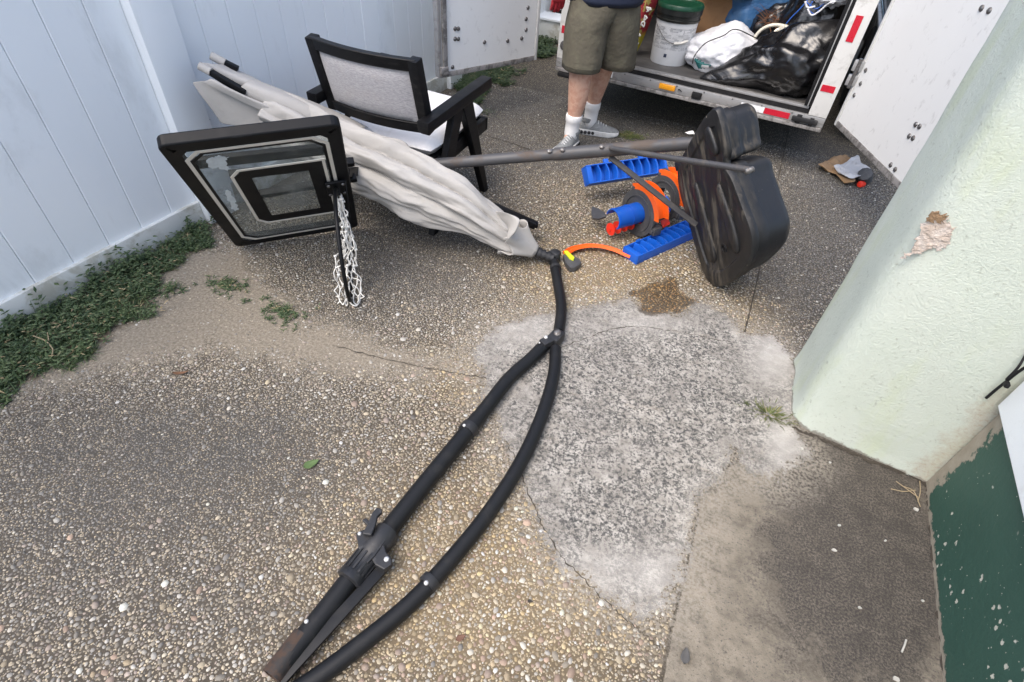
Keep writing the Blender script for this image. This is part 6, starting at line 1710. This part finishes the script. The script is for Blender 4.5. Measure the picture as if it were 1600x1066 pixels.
for _ in range(230):                                     # taller shoots against the rail
    y_ = W.r.uniform(0.35, 1.60); x_ = FX + 0.03 + abs(W.r.gauss(0, 0.025))
    if fbm((x_, y_, 3), 6, 2) < -0.12: continue
    W.sprig(np.array([x_, y_, 0]), W.r.uniform(0.03, 0.12), W.r.randint(6, 10), W.r.random() * .7, 0.034, 0.012)
o = W.build('weeds', LEAF); tag(o, kind='stuff')
o['label'] = 'low green weeds growing along the foot of the fence'
# weeds further along, by the open door
B2 = poly_g([(690,118),(735,108),(790,104),(815,112),(790,128),(760,150),(748,165),(735,178),(728,150)])
W2 = Leaves(2)
for q, k in in_poly(B2, 1500, W2.r):
    p = np.array([q[0], q[1], 0.0])
    W2.sprig(p, W2.r.uniform(0.01, 0.05), W2.r.randint(4, 6), W2.r.random() * .9, 0.03, 0.010)
B3 = poly_g([(838,60),(856,62),(866,84),(850,92),(838,88)])
for q, k in in_poly(B3, 250, W2.r):
    W2.sprig(np.array([q[0], q[1], 0.0]), W2.r.uniform(0.02, 0.06), 6, W2.r.random() * .7, 0.045, 0.014)
o = W2.build('weeds', LEAF); tag(o, kind='stuff'); o['label'] = 'low weeds on the ground below the left trailer door'
def tuft(px, n, label, mat, spread, hh, seed, flat=False):
    L_ = Leaves(seed); c = G(*px); t = thing('grass_tuft', (c[0], c[1], 0), label, 'grass tuft')
    for _ in range(n):
        a = L_.r.uniform(0, 6.28); rr = abs(L_.r.gauss(0, 1)) * spread
        p = np.array([c[0] + rr * math.cos(a) * 1.3, c[1] + rr * math.sin(a) * .7, 0.0]); dry = 0.96 if L_.r.random() < 0.10 else L_.r.random() * .9
        if flat: L_.sprig(p, L_.r.uniform(.004, .018), L_.r.randint(3, 6), dry, 0.020, 0.006)
        else: L_.blade(p, (math.cos(a), math.sin(a), L_.r.uniform(.3, 1.3)), L_.r.uniform(.5, 1.2) * hh, 0.0035, dry)
    tag(L_.build('blades', mat, t), kind='stuff')
tuft((1200, 648), 150, 'yellow green grass tuft at the foot of the mint pier', LEAFY, 0.030, 0.045, 11)
tuft((440, 490), 90, 'flat green weed tuft on the bare sandy strip', LEAF, 0.055, 0.03, 12, True)
tuft((356, 448), 75, 'sparse dark weed tuft below the backboard corner', LEAF, 0.060, 0.03, 13, True)
tuft((985, 214), 120, 'small dark grass tuft beside the right sneaker toe', LEAFY, 0.06, 0.03, 14, True)
tuft((755, 176), 110, 'small grass tuft on the concrete beyond the chair arm', LEAF, 0.06, 0.04, 15)
def ground_leaf(px, L, Wd, ang, col, label, name='fallen_leaf', curl=0.25):
    c = G(*px); m = surf(name + '_surface', col, 0.7, 0.3, 80); V = []; F = []; n = 8
    for i in range(n + 1):
        t = i / n; w_ = Wd * math.sin(math.pi * t ** 0.8) * (1 + 0.1 * math.sin(9 * t)); z = 0.006 + curl * L * (t - .5) ** 2
        for s in (-1, -.5, 0, .5, 1):
            V.append(c + np.array([(t - .5) * L * math.cos(ang) - s * w_ / 2 * math.sin(ang), (t - .5) * L * math.sin(ang) + s * w_ / 2 * math.cos(ang), z + 0.25 * w_ * s * s * 0.5]))
    for i in range(n):
        for j in range(4): k = i * 5 + j; F.append((k, k + 1, k + 6, k + 5))
    o = MB().add(V, F).build(name, m, None, 180); o.modifiers.new('t', 'SOLIDIFY').thickness = 0.0008
    return tag(o, label, 'leaf')
ground_leaf((487, 727), 0.055, 0.032, 1.1, (0.075, 0.125, 0.04), 'single green leaf lying on the pebbled concrete left of the umbrella')
ground_leaf((284, 585), 0.060, 0.016, 0.7, (0.14, 0.07, 0.035), 'curled brown leaf on the sandy strip near the weeds', curl=0.6)
ground_leaf((720, 998), 0.030, 0.018, 0.9, (0.13, 0.065, 0.04), 'small brown leaf on the pebbles right of the curved tube')
ground_leaf((828, 941), 0.016, 0.010, 0.3, (0.03, 0.025, 0.02), 'tiny dark leaf scrap on the yellowish pebbles near the cement patch')
ground_leaf((1070, 1026), 0.045, 0.026, 1.6, (0.07, 0.068, 0.066), 'dark grey leaf on the plain slab near the bottom edge', curl=0.1)
CHIP = surf('paint_chip', (0.42, 0.41, 0.37), 0.8, 0.1, 60)
cr_ = random.Random(9)
CH = [((1430, 797), 0.011, 'pale paint chip near the corner of pier and green wall'), ((1302, 861), 0.010, 'oval pale chip in the dark middle of the plain slab'), ((1310, 822), 0.006, 'small pale chip above the oval chip on the dark slab'), ((1342, 951), 0.006, 'pale chip on the dark slab below the oval chip'), ((1398, 1062), 0.012, 'pale chip at the bottom edge of the slab near the green wall'), ((1252, 703), 0.010, 'whitish chip beside the white cement smear by the pier'), ((1296, 724), 0.006, 'small white chip on dark concrete below the pier base'), ((1382, 846), 0.005, 'tiny chip left of the wall foot, upper of two'), ((1440, 940), 0.005, 'tiny chip left of the wall foot, lower of two'), ((1294, 272), 0.012, 'white chip on the ground beside the torn cardboard')]
for (px, r, lb) in CH:
    r = r * 0.8
    c = G(*px); n = 7; P = [c + np.array([r * cr_.uniform(.6, 1.2) * math.cos(2 * math.pi * k / n), r * cr_.uniform(.5, 1.0) * math.sin(2 * math.pi * k / n), 0.007 + cr_.uniform(0, .002)]) for k in range(n)]
    tag(MB().plate(P, (0, 0, 1), 0.005).build('paint_chip', CHIP, None), lb, 'chip', 'paint chips on the slab')
a, b = G(1416, 1000, 0.008), G(1409, 1019, 0.008)
tag(MB().tube([a, (a + b) / 2 + (0, 0, .002), b], 0.0026, 6).build('white_stick', CHIP, None), 'thin white stick lying on the slab beside the green wall', 'stick')
TW2 = surf('dry_stem', (0.30, 0.24, 0.15), 0.9, 0.2, 40)
ds = thing('dry_stems', G(1425, 765), 'dry straw stems in the corner where pier meets green wall', 'stems')
for k, px in enumerate(([(1400, 752), (1418, 765), (1436, 778)], [(1412, 760), (1428, 768), (1438, 792)], [(1437, 752), (1438, 768), (1434, 784)], [(1392, 764), (1412, 768), (1430, 766)])):
    MB().tube(spline([G(*q, 0.006 + 0.006 * (i == 1)) for i, q in enumerate(px)], 4), 0.0016, 5).build('stem', TW2, ds)
for k, px in enumerate(([(52, 525), (70, 532), (82, 545), (81, 555)], [(74, 520), (76, 532)])):
    o = MB().tube(spline([G(*q, 0.05) for q in px], 4), 0.0022, 5).build('dead_stalk', TW2, None)
    tag(o, ('forked pale dead stalk lying on the weeds' if k == 0 else 'short pale dead stalk sticking up from the weeds'), 'stalk')
for o in bpy.data.objects:
    if '_o' in o: del o['_o']
